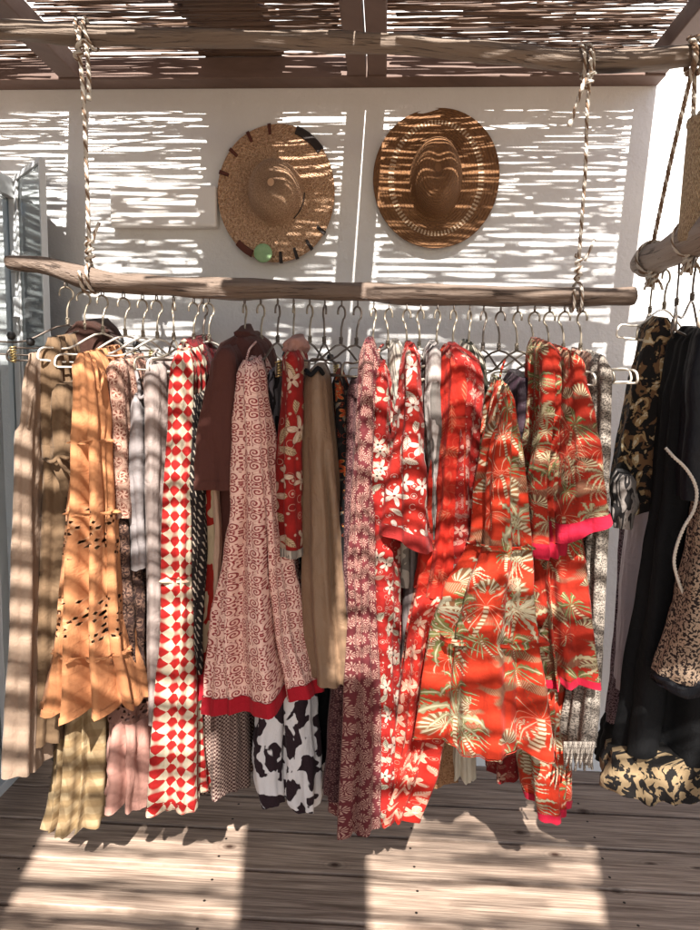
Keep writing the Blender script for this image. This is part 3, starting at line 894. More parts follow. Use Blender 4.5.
for d, mt in ((98, M_hatred), (120, M_hatred), (142, M_hatred), (163, M_hatred), (-34, M_hatdark), (-52, M_hatdark), (-68, M_hatdark), (-84, M_hatdark)):
    binding(R(d-1.6), R(d+1.6), mt, 'rim_stitch', None, r0=1.72)
binding(R(228), R(246), M_hatred, 'binding', 'short rusty binding on the lower left rim', r0=1.84)
m_ = MB(); tp = at(263, 253, 2.53); m_.lathe([(0, .004), (.030, .004), (.034, .002), (.034, -.003), (0, -.004)], 28, Matrix.Translation(tp) @ Matrix.Rotation(R(90), 4, 'X')); o = m_.build('tag', M_tag, h1)
# chin cord at the crown's right foot
m_ = MB(); m_.tube(smooth_path([M1 @ (w1(None, R(a), 1.03)+Vector((0, 0, .006))) for a in range(-50, 10, 10)], 3), .0022, 6); m_.build('cord', M_hatdark, h1)
h2, w2, M2, t2 = hat('straw_hat', M_brownstraw, 436, 178, 2.578, 60, 66, 25, 38, .115, 'dark brown straw hat with a ring of pale openwork stitching and a pinched crown', dent=.014, tiltx=R(-3))

# ------------------------------------------------------------------ right-hand rack
rx = at(643, 262, 2.1).x
lp = [Vector((rx, 2.12, at(643, 263, 2.1).z)), Vector((rx+.004, 1.9, at(643, 263, 2.1).z-.004)), Vector((rx+.002, 1.65, at(643, 263, 2.1).z+.0)), Vector((rx+.01, 1.3, at(643, 263, 2.1).z+.01)), Vector((rx, .9, at(643, 263, 2.1).z))]
m_ = MB(); pth = smooth_path(lp, 8); K = len(pth)
rad = [.040+.006*i/K for i in range(K)]; rad[0] = .024; rad[1] = .037
m_.tube(pth, rad, 18, rn=.2, seed=31); lr = m_.build('side_rail', M_log_lit); tag(lr, 'short weathered pole pointing towards the viewer above the dark clothes', 'rail')
rail_z = lp[0].z
# its ropes up to the ceiling pole
m_ = MB(); a = path_at(pole_path, at(693, 62, YR).x); b_ = Vector((rx, 2.03, rail_z+.04))
helix_rope(m_, [a+Vector((0, -.02, 0)), a.lerp(b_, .5), b_], .006); helix_rope(m_, coil((rx, 2.03, rail_z), (0, 1, 0), .045, 1.5, .013), .0045)
helix_rope(m_, coil(a, (1, 0, .1), .04, 1.5, .022, 1.2), .008)
tag(m_.build('rope', [M_rope_d, M_rope]), 'dark slanting rope from the roof pole to the far end of the short rail', 'rope', 'ropes holding the rails')
m_ = MB(); a = at(695, 66, YR+.02); helix_rope(m_, [a, at(694, 100, YR+.02), at(692, 150, YR+.02)], .006)
tag(m_.build('rope', [M_rope, M_rope_d]), 'short pale rope end dangling above the woven basket at right', 'rope', 'ropes holding the rails')
for px_, py_, Y_ in ((650, 284, 2.02), (690, 277, 1.78)):
    m_ = MB(); c = Vector((rx, Y_, rail_z-.03-.028)); helix_rope(m_, coil(c, (0, 0, 1), .013, 2.6, .014), .007); helix_rope(m_, coil((rx, Y_, rail_z), (0, 1, 0), .047, 1.2, .011, .6), .0035)
    for q in (-1, 0, 1): helix_rope(m_, [c+Vector((q*.008, -.012, .0)), c+Vector((q*.02, -.016, -.02)), c+Vector((q*.026, -.014, -.034))], .004)
    tag(m_.build('rope_knot', [M_rope, M_rope_d]), ('frayed rope knot under the far end of the short rail' if px_ == 650 else 'frayed rope knot under the short rail, nearer the viewer'), 'knot', 'knots under the short rail')
# woven hat hanging at the right edge
cH = at(722, 246, 1.74)
MH = Matrix.Translation(cH) @ Matrix.Rotation(R(7), 4, 'Y') @ Matrix.Rotation(R(10), 4, 'X')
m_ = MB(); m_.lathe([(.001, .004), (.098, .0), (.103, .008), (.118, .10), (.134, .20), (.142, .255), (.147, .262), (.147, .272), (.139, .272)], 64, MH)
bh = m_.build('woven_basket', M_weave); s_ = bh.modifiers.new('t', 'SOLIDIFY'); s_.thickness = .004
m_ = MB(); helix_rope(m_, [MH @ Vector((-.139, 0, .26)), MH @ Vector((-.07, 0, .40)), MH @ Vector((0, 0, .46)), MH @ Vector((.07, 0, .40)), MH @ Vector((.139, 0, .26))], .006); m_.build('handle', [M_rope, M_rope_d], bh)
tag(bh, 'coarse tan woven basket hanging at the right edge above the short rail', 'basket')
# ================================================================== cloth materials
RED, CREAM = '#c2241a', '#efe0c8'
F_taupe = fabric('taupe_linen', p_solid('#b09680'), sheen=.1)
F_olive = fabric('olive_tan_cotton', p_solid('#84694e'))
F_choc = fabric('chocolate_cotton', p_solid('#5c342c'), var=.1, gain=.7)
F_choc2 = fabric('dark_chocolate_cotton', p_solid('#45291f'))
F_plaid = fabric('straw_plaid', p_plaid('#b0936a', '#d3ba92', '#8f7350'))
F_pinklace = fabric('dusty_pink_print', p_lacefloral('#d9b09a', '#8a5040', .03))
F_brownlace = fabric('brown_eyelet', p_eyelet('#8d6558', '#a87f70', [(.0, .6)]), alpha=a_eyelet([(.005, .6)]))
F_pink = fabric('dusty_pink_cotton', p_solid('#cf9a8a'))
F_grey = fabric('grey_satin', p_solid('#a39a98'), rough=.5, sheen=.05)
F_pale = fabric('pale_pink_grey_satin', p_solid('#b3a29a'), rough=.5)
F_dkprint = fabric('dark_brown_print', p_lacefloral('#3f2a24', '#8b6a58', .03))
F_check = fabric('red_cream_check', p_check('#c41f1c', '#efdcbd', .033), gain=.52)
F_dkred = fabric('wine_red_print', p_lacefloral('#6e1418', '#2a0c0e', .03))
F_dash = fabric('black_with_dashes', p_dash('#241c1b', '#cfc0ad'))
F_redpanel = fabric('red_net_print', p_zebra('#b8281c', '#e8cfa9', 20.0))
F_panelc = fabric('cream_panel', p_solid('#d8b39a'))
F_tooth = fabric('small_dogtooth', p_dogtooth('#bda394', '#43201f', .0115))
F_block = fabric('pink_block_print', p_block('#f2c9b8', '#8d2029'), gain=.85)
F_hemred = fabric('crimson_border', p_solid('#c4182b'))
F_hemred2 = fabric('rust_red_border', p_solid('#a52622'))
F_pinkhem = fabric('hot_pink_border', p_solid('#cf1a3c'))
F_cow = fabric('black_white_hide_print', p_cow('#e4e0df', '#2a1a20', 17.0), gain=.8)
F_greyblack = fabric('grey_black_print', p_cow('#8f8a90', '#1f191d', 20.0))
F_kaftan = fabric('red_leaf_print', p_hibiscus('#b5221c', '#ecd9bd', '#d8bf96', '#6a1414', .085))
F_camel = fabric('camel_satin', p_solid('#97795f'), rough=.42, sheen=.05)
F_orangeflower = fabric('black_orange_flower', p_hibiscus('#191718', '#d8562a', '#5a7680', '#f0b060', .05))
F_slip = fabric('aubergine_print', p_daisy('#4a2428', '#85605c', .014, 5.0))
F_daisy = fabric('purple_daisy_print', p_daisy('#702c30', '#c49a8a', .023, 10.0, .85), gain=.6)
F_redleaf = fabric('red_cream_leaf', p_hibiscus('#c8241c', '#efe2cc', '#e8d8bc', '#20302a', .058), gain=.5)
F_ikat = fabric('grey_ikat', p_zebra('#8d847a', '#d3c8b8', 26.0))
F_redwhite = fabric('red_white_flower', p_hibiscus('#cc2a1c', '#f3e9d8', '#f0e2cc', '#8c2018', .066), gain=.52)
F_smoke = fabric('smoke_grey_satin', p_solid('#8d7f7c'), rough=.5)
F_tie = fabric('grey_tie_dye', p_zebra('#77706a', '#c9bfb8', 16.0))
F_coral = fabric('scarlet_crinkle', p_hibiscus('#d82a14', '#df5038', '#d23c22', '#e88a68', .12, .3), gain=.54)
F_floralred = fabric('scarlet_flower', p_hibiscus('#d82a1a', '#eebda0', '#e88a70', '#f0dcc0', .05), gain=.56)
F_kimono = fabric('rose_flower', p_hibiscus('#c92a22', '#eab8a4', '#dd8f80', '#8c2430', .05), gain=.54)
F_bead = fabric('beaded_trim', p_speckle('#b9a79a', '#4a3a38', 260.0))
F_zebra = fabric('white_green_zebra', p_zebra('#ddd0bd', '#4c4a3c', 34.0))
F_palm = fabric('scarlet_palm_print', p_palm('#dd3a18', '#e8dcb8', '#7a8048', '#94623f', .15), gain=.56)
F_palm2 = fabric('rust_palm_print', p_palm('#c93219', '#e0cfa4', '#6a7842', '#80503a', .105), gain=.55)
F_aub = fabric('aubergine_satin', p_solid('#44303a'), rough=.5)
F_embro = fabric('rose_brown_embroidery', p_lacefloral('#8f6a5c', '#c9a890', .022))
F_snake = fabric('black_white_crochet', p_speckle('#bdb0a2', '#6b625a', 250.0, .5))
F_tan = fabric('tan_print', p_lacefloral('#b08560', '#8a5f3e', .03))
F_fringe = fabric('ivory_fringe', p_solid('#e3d8c2'))
F_winefl = fabric('wine_flower', p_hibiscus('#8e1a1c', '#caa088', '#a8584a', '#3a1010', .045))
F_leop = fabric('dark_hide_print', p_leopard('#1d1a18', '#b39468', '#7a5a3c', .034), gain=.8)
F_paisley = fabric('grey_paisley', p_zebra('#a79d96', '#2b2727', 30.0))
F_lilac = fabric('pale_lilac_satin', p_solid('#c4b4b8'), rough=.45, gain=.9)
F_robe = fabric('mauve_lace', p_speckle('#a58b93', '#4a3740', 210.0, .5))
F_blackc = fabric('black_crepe', p_solid('#0d0d0f'), var=.1, sheen=0)
F_navy = fabric('black_navy_satin', p_solid('#101018'), rough=.6, sheen=0)
F_hide = fabric('beige_hide_speckle', p_speckle('#c2a68c', '#2f2320', 150.0, .5))
F_hidehem = fabric('hide_hem', p_cow('#a88f6c', '#1c1816', 48.0))
_eye_bands = [(.195, .310), (.420, .550)]
F_orange = fabric('orange_eyelet_cotton', p_eyelet('#cd8c5e', '#e6b78e', _eye_bands), gain=.72, alpha=a_eyelet(_eye_bands))

# ================================================================== clothes on the long rail
Lg = GROUP_G
# 1 taupe jumpsuit
g1, s = garment('jumpsuit', 'plain taupe sleeveless jumpsuit at the far left, next to the glass door', 'jumpsuit', F_taupe,
    [(354,37,45),(400,33,45),(424,29,44),(432,23,44),(445,23,43),(520,24,44),(640,19,44),(720,16,43),(776,13,43)], 1.72, .12, seed=1, lam=.05, amp=.006, hemw=.006)
strap(g1, F_taupe, [at(36,352,1.830), at(33,385,1.710), at(28,428,1.690)], .004)
# 2 olive wrap dress
g2, s = garment('wrap_dress', 'long olive-tan wrap dress with a tied belt, beside the taupe jumpsuit', 'dress', F_olive,
    [(338,54,66),(360,45,70),(400,44,76),(450,44,78),(460,46,76),(520,46,78),(640,44,76),(745,42,66)], 1.77, .12, seed=2, lam=.045, amp=.009)
part_shell('sleeve', F_olive, g2, [(385,52,76),(440,52,78),(470,54,78),(492,62,78)], 1.67, .05, seed=21, lam=.05, amp=.006, tilt=-.02)
strap(g2, F_olive, [at(44,458,1.740), at(52,462,1.680), at(60,456,1.680), at(68,458,1.680), at(76,450,1.740)], .006, 'belt')
strap(g2, F_olive, [at(58,458,1.680), at(62,466,1.665), at(72,474,1.670)], .005, 'belt_end')
# 3 brown blouse behind
garment('blouse', 'dark brown blouse half hidden behind the orange eyelet dress', 'blouse', F_choc2,
    [(322,74,100),(336,64,112),(352,60,116),(400,74,116),(500,72,108),(585,68,100)], 1.90, .10, seed=3, lam=.06, amp=.008)
# 5 plaid trousers
g5, s = garment('wide_trousers', 'straw yellow checked wide trousers reaching down below the orange dress', 'trousers', F_plaid,
    [(390,88,100),(500,78,102),(640,66,104),(700,62,106),(770,58,107),(812,52,105),(832,46,103)], 1.80, .10, seed=5, lam=.062, amp=.014, hemw=.014, tilt=.012,
    creases=[(-.45,-.5,.10,.05,.1),(.12,.1,.09,.05,.1)])
# 4 orange eyelet dress
rows4 = [(354,85,97),(380,83,107),(425,80,113),(438,79,112),(444,79,114),(512,72,119),(562,66,121),(620,61,124),(655,57,129),(690,51,139),(714,45,146)]
g4, s = garment('tiered_dress', 'apricot orange tiered maxi dress with two bands of eyelet cut-work', 'dress', F_orange,
    rows4, 1.68, .13, seed=4, lam=.038, amp=.012, hemw=.012, tilt=.010, creases=[(.10,.02,.13,.075,.15),(.75,.6,.10,.035,.2),(-.6,-.55,.1,.03,.2)], tiers=(512, 655), step=6)
hem('ruffle', s, 2, F_orange, g4, .004)
for (ya, sd) in ((440, 1), (512, 2), (655, 3)):
    part_shell('tier_seam', F_orange, g4, sub_rows(rows4, ya, ya+3.5, .5), 1.68, .130, seed=4, lam=.038, amp=.012, step=2, hemw=.002, top_close=False)
strap(g4, F_orange, [at(85,356,1.740), at(95,362,1.660), at(99,392,1.640), at(104,372,1.680)], .004)
# 6 pink eyelet dress
rows6 = [(362,113,130),(400,114,134),(470,116,138),(540,118,142),(620,116,148),(688,113,150),(712,113,151),(760,112,152),(810,110,153)]
g6, s = garment('tiered_dress', 'dusty pink maxi dress with a printed bodice, just right of the orange dress', 'dress', F_pinklace,
    sub_rows(rows6, 362, 520), 1.74, .12, seed=6, lam=.05, amp=.008)
part_shell('skirt_tier', F_dkprint, g6, sub_rows(rows6, 518, 690), 1.75, .11, seed=61, lam=.05, amp=.010, label='dark patterned middle tier')
part_shell('eyelet_band', F_brownlace, g6, sub_rows(rows6, 684, 722, .5), 1.74, .115, seed=62, lam=.07, amp=.006, step=4, label='brown cut-work band')
o, s = part_shell('skirt_tier', F_pink, g6, sub_rows(rows6, 720, 810), 1.74, .12, seed=63, lam=.05, amp=.012, hemw=.008, creases=[(0,.0,.10,.05,.0)], label='plain pink lowest tier')
hem('ruffle', s, 2, F_pink, o, .003)
# 7 grey satin top
g7, s = garment('blouse', 'short grey satin blouse with a knotted front, left of the pale slip dress', 'blouse', F_grey,
    [(395,136,145),(420,133,148),(470,131,150),(520,133,151),(552,135,152),(568,135,153)], 1.72, .09, seed=7, lam=.06, amp=.006)
strap(g7, F_grey, [at(134,362,1.830), at(139,385,1.740), at(140,398,1.720), at(148,390,1.740), at(152,372,1.830)], .005)
# 8 dark trousers
garment('trousers', 'narrow dark brown printed trousers between the grey satin top and the pale slip dress', 'trousers', F_dkprint,
    [(372,142,156),(430,144,158),(560,136,158),(640,142,158),(700,146,160),(735,148,160)], 1.83, .10, seed=8, lam=.05, amp=.007)
# 9 pale slip
g9, s = garment('slip_dress', 'plain pale grey satin slip dress beside the red checked maxi', 'dress', F_pale,
    [(365,148,168),(400,150,169),(500,152,168),(600,153,168),(720,154,166)], 1.74, .12, seed=9, lam=.05, amp=.006)
strap(g9, F_pale, [at(150,366,1.780), at(153,355,1.860), at(158,350,1.930)], .003)
# 10 check maxi
rows10 = [(352,176,194),(375,174,198),(430,172,199),(500,169,197),(577,167,195),(640,164,197),(700,160,199),(760,156,202),(809,152,204)]
g10, s = garment('maxi_dress', 'red and cream diamond-checked maxi dress', 'dress', F_check,
    rows10, 1.70, .12, seed=10, lam=.055, amp=.010, hemw=.012, tiers=(577, 700), creases=[(.2,.15,.12,.02,.3)])
part_shell('tier_seam', F_check, g10, sub_rows(rows10, 576, 582, .8), 1.70, .122, seed=10, lam=.055, amp=.009, step=2, hemw=.001, top_close=False)
strap(g10, F_check, [at(177,356,1.740), at(184,340,1.830), at(192,356,1.740)], .005, 'halter_strap')
hem('ruffle', s, 2, F_check, g10, .003)
# dark red, dashes
garment('blouse', 'wine red printed blouse squeezed behind the checked maxi and the brown shirt', 'blouse', F_dkred,
    [(340,182,206),(365,186,212),(420,190,214),(520,190,212),(600,190,206)], 1.84, .10, seed=11, lam=.05, amp=.007)
garment('scarf_dress', 'narrow black dress with pale slanting dashes right of the checked maxi', 'dress', F_dash,
    [(395,194,203),(430,192,206),(500,192,206),(560,194,206),(620,197,205),(672,199,204)], 1.70, .09, seed=12, lam=.04, amp=.005)
# red with cream panel
g13, s = garment('maxi_dress', 'red net-patterned dress with a cream panel, emerging below the brown shirt', 'dress', F_redpanel,
    [(420,204,224),(480,203,226),(560,202,224),(640,200,222),(678,199,222)], 1.76, .10, seed=13, lam=.05, amp=.008)
part_shell('skirt_tier', F_hemred, g13, [(672,198,222),(700,196,224)], 1.75, .105, seed=131, lam=.03, amp=.006, label='plain red gathered tier')
part_shell('panel', F_panelc, g13, [(470,213,216),(520,213,219),(600,215,222),(650,216,220)], 1.66, .02, seed=132, lam=.05, amp=.002, label='plain cream panel')
# dogtooth
garment('skirt', 'long skirt in tiny dark and cream check, below the pink block-printed dress', 'skirt', F_tooth,
    [(560,204,236),(640,200,240),(696,196,244),(740,194,246),(795,193,247)], 1.80, .11, seed=14, lam=.05, amp=.010, hemw=.010)
# chocolate shirt
g12, s = garment('shirt', 'plain chocolate brown short-sleeved shirt', 'shirt', F_choc,
    [(338,228,258),(344,220,264),(358,215,270),(400,212,274),(480,214,268),(560,212,260),(640,212,258)], 1.80, .13, seed=15, lam=.07, amp=.008)
_sl, s = part_shell('sleeve', F_choc, g12, [(348,220,236),(364,212,240),(400,205,243),(440,199,246),(470,195,249),(487,193,252)], 1.66, .085, seed=151, lam=.08, amp=.008, tilt=.012, hemw=.006)
hem('cuff', s, 2, F_choc, _sl, .003)
part_shell('collar', F_choc, g12, [(331,234,252),(335,232,255),(341,231,256)], 1.80, .06, seed=152, lam=.06, amp=.003, step=1.5, slope=.25)
# cow print trousers
g16, s = garment('trousers', 'black and white cow-hide patterned trousers with gathered ankles', 'trousers', F_cow,
    [(400,268,288),(560,268,296),(640,262,312),(700,258,316),(712,258,316)], 1.84, .10, seed=16, lam=.06, amp=.008)
part_shell('leg', F_cow, g16, [(690,256,290),(740,255,286),(770,253,285),(796,254,284),(806,258,284)], 1.79, .08, seed=161, lam=.06, amp=.008, uvoff=(.37,.2))
part_shell('leg', F_cow, g16, [(690,282,314),(740,282,314),(780,282,316),(806,284,316),(812,292,314)], 1.77, .08, seed=162, lam=.06, amp=.008, uvoff=(.02,.71))
garment('shift_dress', 'narrow grey and black patterned dress between the pink block print and the red kaftan', 'dress', F_greyblack,
    [(372,268,280),(400,267,281),(440,264,282),(500,268,284),(600,276,296),(690,284,304)], 1.76, .10, seed=17, lam=.05, amp=.008)
# block print dress
rows15 = [(362,245,257),(380,244,261),(440,240,271),(500,233,277),(560,225,285),(640,216,299),(690,210,310),(711,208,313)]
g15, s = garment('maxi_dress', 'flared pink dress block-printed in dark red with a bright crimson hem', 'dress', F_block,
    rows15, 1.66, .13, seed=18, lam=.085, amp=.018, hemw=.006, tilt=.022, N=120, creases=[(.42,.5,.09,.07,.35),(-.3,-.35,.12,.02,.3)])
hem('hem_border', s, 3, F_hemred, g15, .003, 'plain crimson border')
strap(g15, F_block, [at(246,364,1.700), at(249,350,1.740), at(256,342,1.800)], .003)
# red kaftan short
g18, s = garment('kaftan', 'short red kaftan with big cream leaves, its top folded in a pale pink knot', 'kaftan', F_kaftan,
    [(352,283,302),(370,283,305),(430,281,305),(490,280,304),(530,281,303),(556,281,303)], 1.68, .10, seed=19, lam=.07, amp=.007, hemw=.008)
part_shell('collar', F_pink, g18, [(338,288,304),(345,285,306),(354,286,303)], 1.72, .07, seed=191, lam=.03, amp=.006, step=2)
hem('hem_border', s, 2, F_ikat, g18, .003, 'pale striped border')
# camel trousers
g19, s = garment('satin_trousers', 'camel satin trousers hanging full length from a clip hanger', 'trousers', F_camel,
    [(372,306,327),(400,304,330),(470,303,337),(560,304,342),(640,307,347),(686,311,350)], 1.70, .11, seed=20, lam=.06, amp=.010, tilt=-.006, creases=[(.45,.5,.08,.03,.2)])
strap(g19, F_blackc, [at(306,370,1.700), at(311,375,1.680), at(318,368,1.680), at(323,374,1.700)], .006, 'waistband')
garment('shift_dress', 'black dress with small orange flowers, showing between the camel trousers and purple daisy dress', 'dress', F_orangeflower,
    [(376,334,342),(400,333,350),(470,336,352),(600,340,352),(690,340,352)], 1.78, .10, seed=22, lam=.05, amp=.006)
garment('slip_dress', 'black slip dress hidden behind the camel trousers and the cow-print pair', 'dress', F_blackc,
    [(380,332,344),(500,328,346),(640,312,344),(720,306,340),(765,304,336)], 1.92, .10, seed=23, lam=.05, amp=.007)
garment('slip_dress', 'aubergine patterned slip dress just left of the purple daisy maxi', 'dress', F_slip,
    [(385,347,360),(450,346,362),(560,343,358),(680,334,356),(745,326,354),(798,321,352)], 1.76, .10, seed=24, lam=.05, amp=.008)
# daisy maxi
g21, s = garment('maxi_dress', 'long purple maxi dress covered in fine pale daisy rosettes, the lowest hem at centre', 'dress', F_daisy,
    [(344,363,374),(360,360,378),(430,356,378),(500,352,376),(600,350,376),(700,345,378),(790,340,380),(833,336,381)], 1.69, .12, seed=25, lam=.06, amp=.012, tilt=.008, hemw=.012, creases=[(-.1,-.2,.12,.03,.2)])
# red leaf maxi
garment('maxi_dress', 'slim red maxi dress with cream leaves, right of the purple daisy maxi', 'dress', F_redleaf,
    [(368,374,388),(400,372,391),(480,366,394),(560,370,396),(640,375,396),(740,377,398),(822,380,398)], 1.71, .11, seed=26, lam=.06, amp=.009)
strap(GARMENTS[-1], F_redleaf, [at(376,370,1.760), at(379,350,1.840), at(383,345,1.930)], .004)
garment('blouse', 'grey ikat blouse behind the red and white flowered tunic', 'blouse', F_ikat,
    [(344,389,402),(360,388,406),(430,390,408),(520,391,408),(585,393,408)], 1.80, .10, seed=27, lam=.05, amp=.007)
garment('maxi_dress', 'wine red flowered dress in the gap behind the smoke grey slip dress', 'dress', F_winefl,
    [(400,392,408),(540,390,408),(640,392,406),(680,393,405)], 1.86, .09, seed=28, lam=.05, amp=.008)
# smoke slip
garment('slip_dress', 'smoke grey satin slip dress whose pointed end hangs under the red and white tunic', 'dress', F_smoke,
    [(420,408,420),(545,407,420),(620,404,418),(680,402,412),(718,401,406)], 1.78, .07, seed=29, lam=.06, amp=.004)
# red white tunic
g24, s = garment('tunic', 'short red tunic with large white flowers and a rust red border', 'tunic', F_redwhite,
    [(348,404,417),(370,402,419),(440,396,423),(490,390,427),(530,387,429),(545,386,430)], 1.66, .11, seed=30, lam=.09, amp=.010, tilt=-.022, hemw=.004)
hem('hem_border', s, 3, F_hemred2, g24, .003, 'plain rust red border')
# tie dye
garment('kaftan', 'grey tie-dyed kaftan between the white-flowered tunic and the scarlet maxi', 'kaftan', F_tie,
    [(346,428,440),(356,424,442),(400,423,442),(450,425,440),(486,428,438),(540,429,438)], 1.72, .10, seed=31, lam=.06, amp=.007)
# scarlet maxi
rows27 = [(352,444,462),(370,442,466),(420,438,466),(480,430,468),(560,424,462),(600,418,458)]
g27, s = garment('maxi_dress', 'long scarlet crinkled maxi dress turning into flowers towards its hem', 'dress', F_coral,
    rows27, 1.71, .12, seed=32, lam=.05, amp=.013, creases=[(.3,.35,.12,.03,.2)])
part_shell('skirt_tier', F_floralred, g27, [(596,417,459),(650,407,452),(720,397,446),(770,390,434),(822,381,414)], 1.71, .122, seed=321, lam=.065, amp=.013, hemw=.010, creases=[(-.2,-.3,.12,.04,.0)], label='flowered lower skirt')
# kimono
g28, s = garment('kimono', 'rose red flowered kimono with a grey beaded border, right of the scarlet dress', 'kimono', F_kimono,
    [(347,446,462),(360,444,478),(385,452,482),(440,456,478),(500,446,478),(550,442,481),(576,441,484)], 1.68, .08, seed=33, lam=.07, amp=.009, tilt=.012, hemw=.006)
hem('hem_border', s, 3, F_bead, g28, .004, 'grey beaded border')
garment('kaftan', 'white kaftan with dark green zebra stripes behind the rose red kimono', 'kaftan', F_zebra,
    [(345,462,476),(360,460,484),(420,462,490),(500,466,488),(560,470,486),(640,468,486)], 1.80, .10, seed=34, lam=.06, amp=.007)
# under: tan, ivory, wine
garment('skirt', 'wine red flowered skirt whose hem shows under the big palm dress, leftmost of three hems', 'skirt', F_winefl,
    [(600,420,440),(700,414,434),(785,412,434)], 1.90, .09, seed=35, lam=.05, amp=.008)
garment('skirt', 'tan printed skirt whose hem shows under the big palm dress, between wine red and ivory', 'skirt', F_tan,
    [(600,436,452),(700,431,449),(786,428,449)], 1.93, .09, seed=36, lam=.05, amp=.008)
garment('pleated_skirt', 'ivory pleated skirt whose hem shows under the big palm dress, right of the tan hem', 'skirt', F_fringe,
    [(600,452,470),(700,450,472),(782,448,473)], 1.93, .06, seed=37, lam=.022, amp=.007, hemw=.016)
# aubergine
garment('slip_dress', 'dark aubergine satin slip dress between the two palm-print pieces', 'dress', F_aub,
    [(378,510,533),(400,509,533),(480,512,530),(560,512,530),(640,514,534)], 1.78, .10, seed=38, lam=.05, amp=.008)
garment('maxi_dress', 'dark red flowered dress behind the big palm dress, hem at its right', 'dress', F_winefl,
    [(400,486,500),(540,488,520),(700,488,530),(778,488,528)], 1.90, .09, seed=39, lam=.05, amp=.008)
# palm maxi second (lower right)
g34, s = garment('maxi_dress', 'scarlet palm-print dress hanging low between the big palm dress and the right-hand kaftan', 'dress', F_palm,
    [(430,540,552),(560,528,556),(680,524,562),(760,518,566),(800,522,565),(814,528,563)], 1.76, .11, seed=40, lam=.07, amp=.012, tilt=-.012, uvoff=(.31,.22))
hem('hem_border', s, 2, F_pinkhem, g34, .003, 'hot pink border')
# palm kaftan right long
g34b, s = garment('kaftan', 'long rust red palm-print kaftan with a pink hem at knee height, at the right end', 'kaftan', F_palm2,
    [(430,544,566),(520,532,578),(580,530,582),(640,534,589),(672,538,592),(688,541,594)], 1.70, .11, seed=41, lam=.075, amp=.013, tilt=.010, uvoff=(.1,.6), creases=[(-.35,-.4,.1,.05,.1)])
hem('hem_border', s, 2, F_pinkhem, g34b, .003, 'hot pink border')
# palm short kaftan (left one)
g32, s = garment('tunic', 'short rust red palm-print tunic with a gathered hot pink border, right of the aubergine slip', 'tunic', F_palm2,
    [(344,536,552),(358,534,561),(400,534,562),(450,528,562),(500,522,560),(540,524,560),(557,526,560)], 1.67, .11, seed=42, lam=.05, amp=.012, hemw=.008, uvoff=(.52,.05), creases=[(.15,.1,.1,.05,.1)])
hem('hem_border', s, 3, F_pinkhem, g32, .004, 'gathered hot pink border')
# palm sleeve kaftan right
g33, s = garment('tunic', 'flared rust red palm-print tunic with a slanting hot pink hem, at the right end', 'tunic', F_palm2,
    [(352,562,572),(370,562,580),(420,560,590),(470,557,596),(500,555,604),(532,554,612)], 1.62, .11, seed=43, lam=.09, amp=.010, tilt=.038, hemw=.003, uvoff=(.77,.33))
hem('hem_border', s, 3, F_pinkhem, g33, .003, 'flat hot pink border')
# embroidered and crochet
garment('dress', 'rose brown embroidered dress behind the right end tunic', 'dress', F_embro,
    [(354,580,590),(370,577,594),(440,582,596),(560,576,590),(700,560,578),(742,556,574)], 1.80, .10, seed=44, lam=.05, amp=.007)
gsn, s = garment('crochet_dress', 'black and white crocheted dress, the last piece at the right end of the long rail', 'dress', F_snake,
    [(356,593,602),(370,589,608),(440,588,608),(500,590,607),(600,582,602),(700,572,598),(745,566,594)], 1.74, .10, seed=45, lam=.045, amp=.007)
m_ = MB()
for q in range(18):
    a = at(565+29*q/17, 742, 1.66+.05*sin(q*2.1)); m_.tube([a, a+Vector((.002*sin(q), .004, -.03)), a+Vector((.005*cos(q*2), .0, -.065-.012*sin(q*1.7)))], .0035, 5)
part('fringe', m_, F_snake, gsn)
# big palm dress in front
rows30 = [(388,499,508),(415,494,512),(450,484,518),(500,476,522),(545,474,527),(600,449,535),(640,434,542),(700,422,548),(752,413,553)]
g30, s = garment('maxi_dress', 'big flared scarlet palm-print dress in front, widest piece on the rail', 'dress', F_palm,
    rows30, 1.62, .13, seed=46, lam=.10, amp=.018, hemw=.008, tilt=-.012, N=120, sq=2.25, creases=[(.5,.55,.12,.025,.4)])
for ya in (545, 640): part_shell('tier_seam', F_palm, g30, sub_rows(rows30, ya, ya+5, .8), 1.62, .133, seed=46, lam=.10, amp=.014, step=2, hemw=.001, top_close=False)
strap(g30, F_palm, [at(499,390,1.660), at(501,372,1.740), at(505,360,1.800)], .003)
hem('hem_border', s, 1, F_palm, g30, .003)

# ================================================================== dark clothes on the short rail
YSHIFT[0] = False
Rg = 'dark clothes on the short rail'
r2, s = garment('slip_dress', 'pale lilac satin slip dress behind the black dress', 'dress', F_lilac,
    [(420,634,660),(520,630,660),(600,622,652),(690,618,642)], 1.98, .05, group=Rg, seed=50, lam=.09, amp=.004)
r3, s = garment('robe', 'narrow mauve lace robe with a black lower edge, leftmost on the short rail', 'robe', F_robe,
    [(380,630,641),(460,626,639),(520,624,637),(600,620,635),(680,614,632),(726,609,627),(730,608,626)], 2.06, .04, group=Rg, seed=51, lam=.06, amp=.005)
part_shell('hem_border', F_blackc, r3, [(724,604,624),(764,598,619)], 2.06, .042, seed=51, lam=.06, amp=.005, label='black lower edge')
r1, s = garment('blouse', 'brown and black hide-print blouse with a grey paisley cuff', 'blouse', F_leop,
    [(318,655,668),(330,645,674),(400,630,672),(450,622,668),(490,618,664),(512,622,660)], 1.88, .06, group=Rg, seed=52, lam=.09, amp=.008, tilt=.006)
part_shell('cuff', F_paisley, r1, [(476,616,636),(505,613,637),(529,617,633)], 1.80, .04, seed=53, lam=.08, amp=.004, label='grey paisley cuff')
rows4r = [(330,688,724),(350,680,740),(400,670,752),(500,660,762),(560,652,768),(600,645,772),(700,627,780),(762,616,782),(806,610,784)]
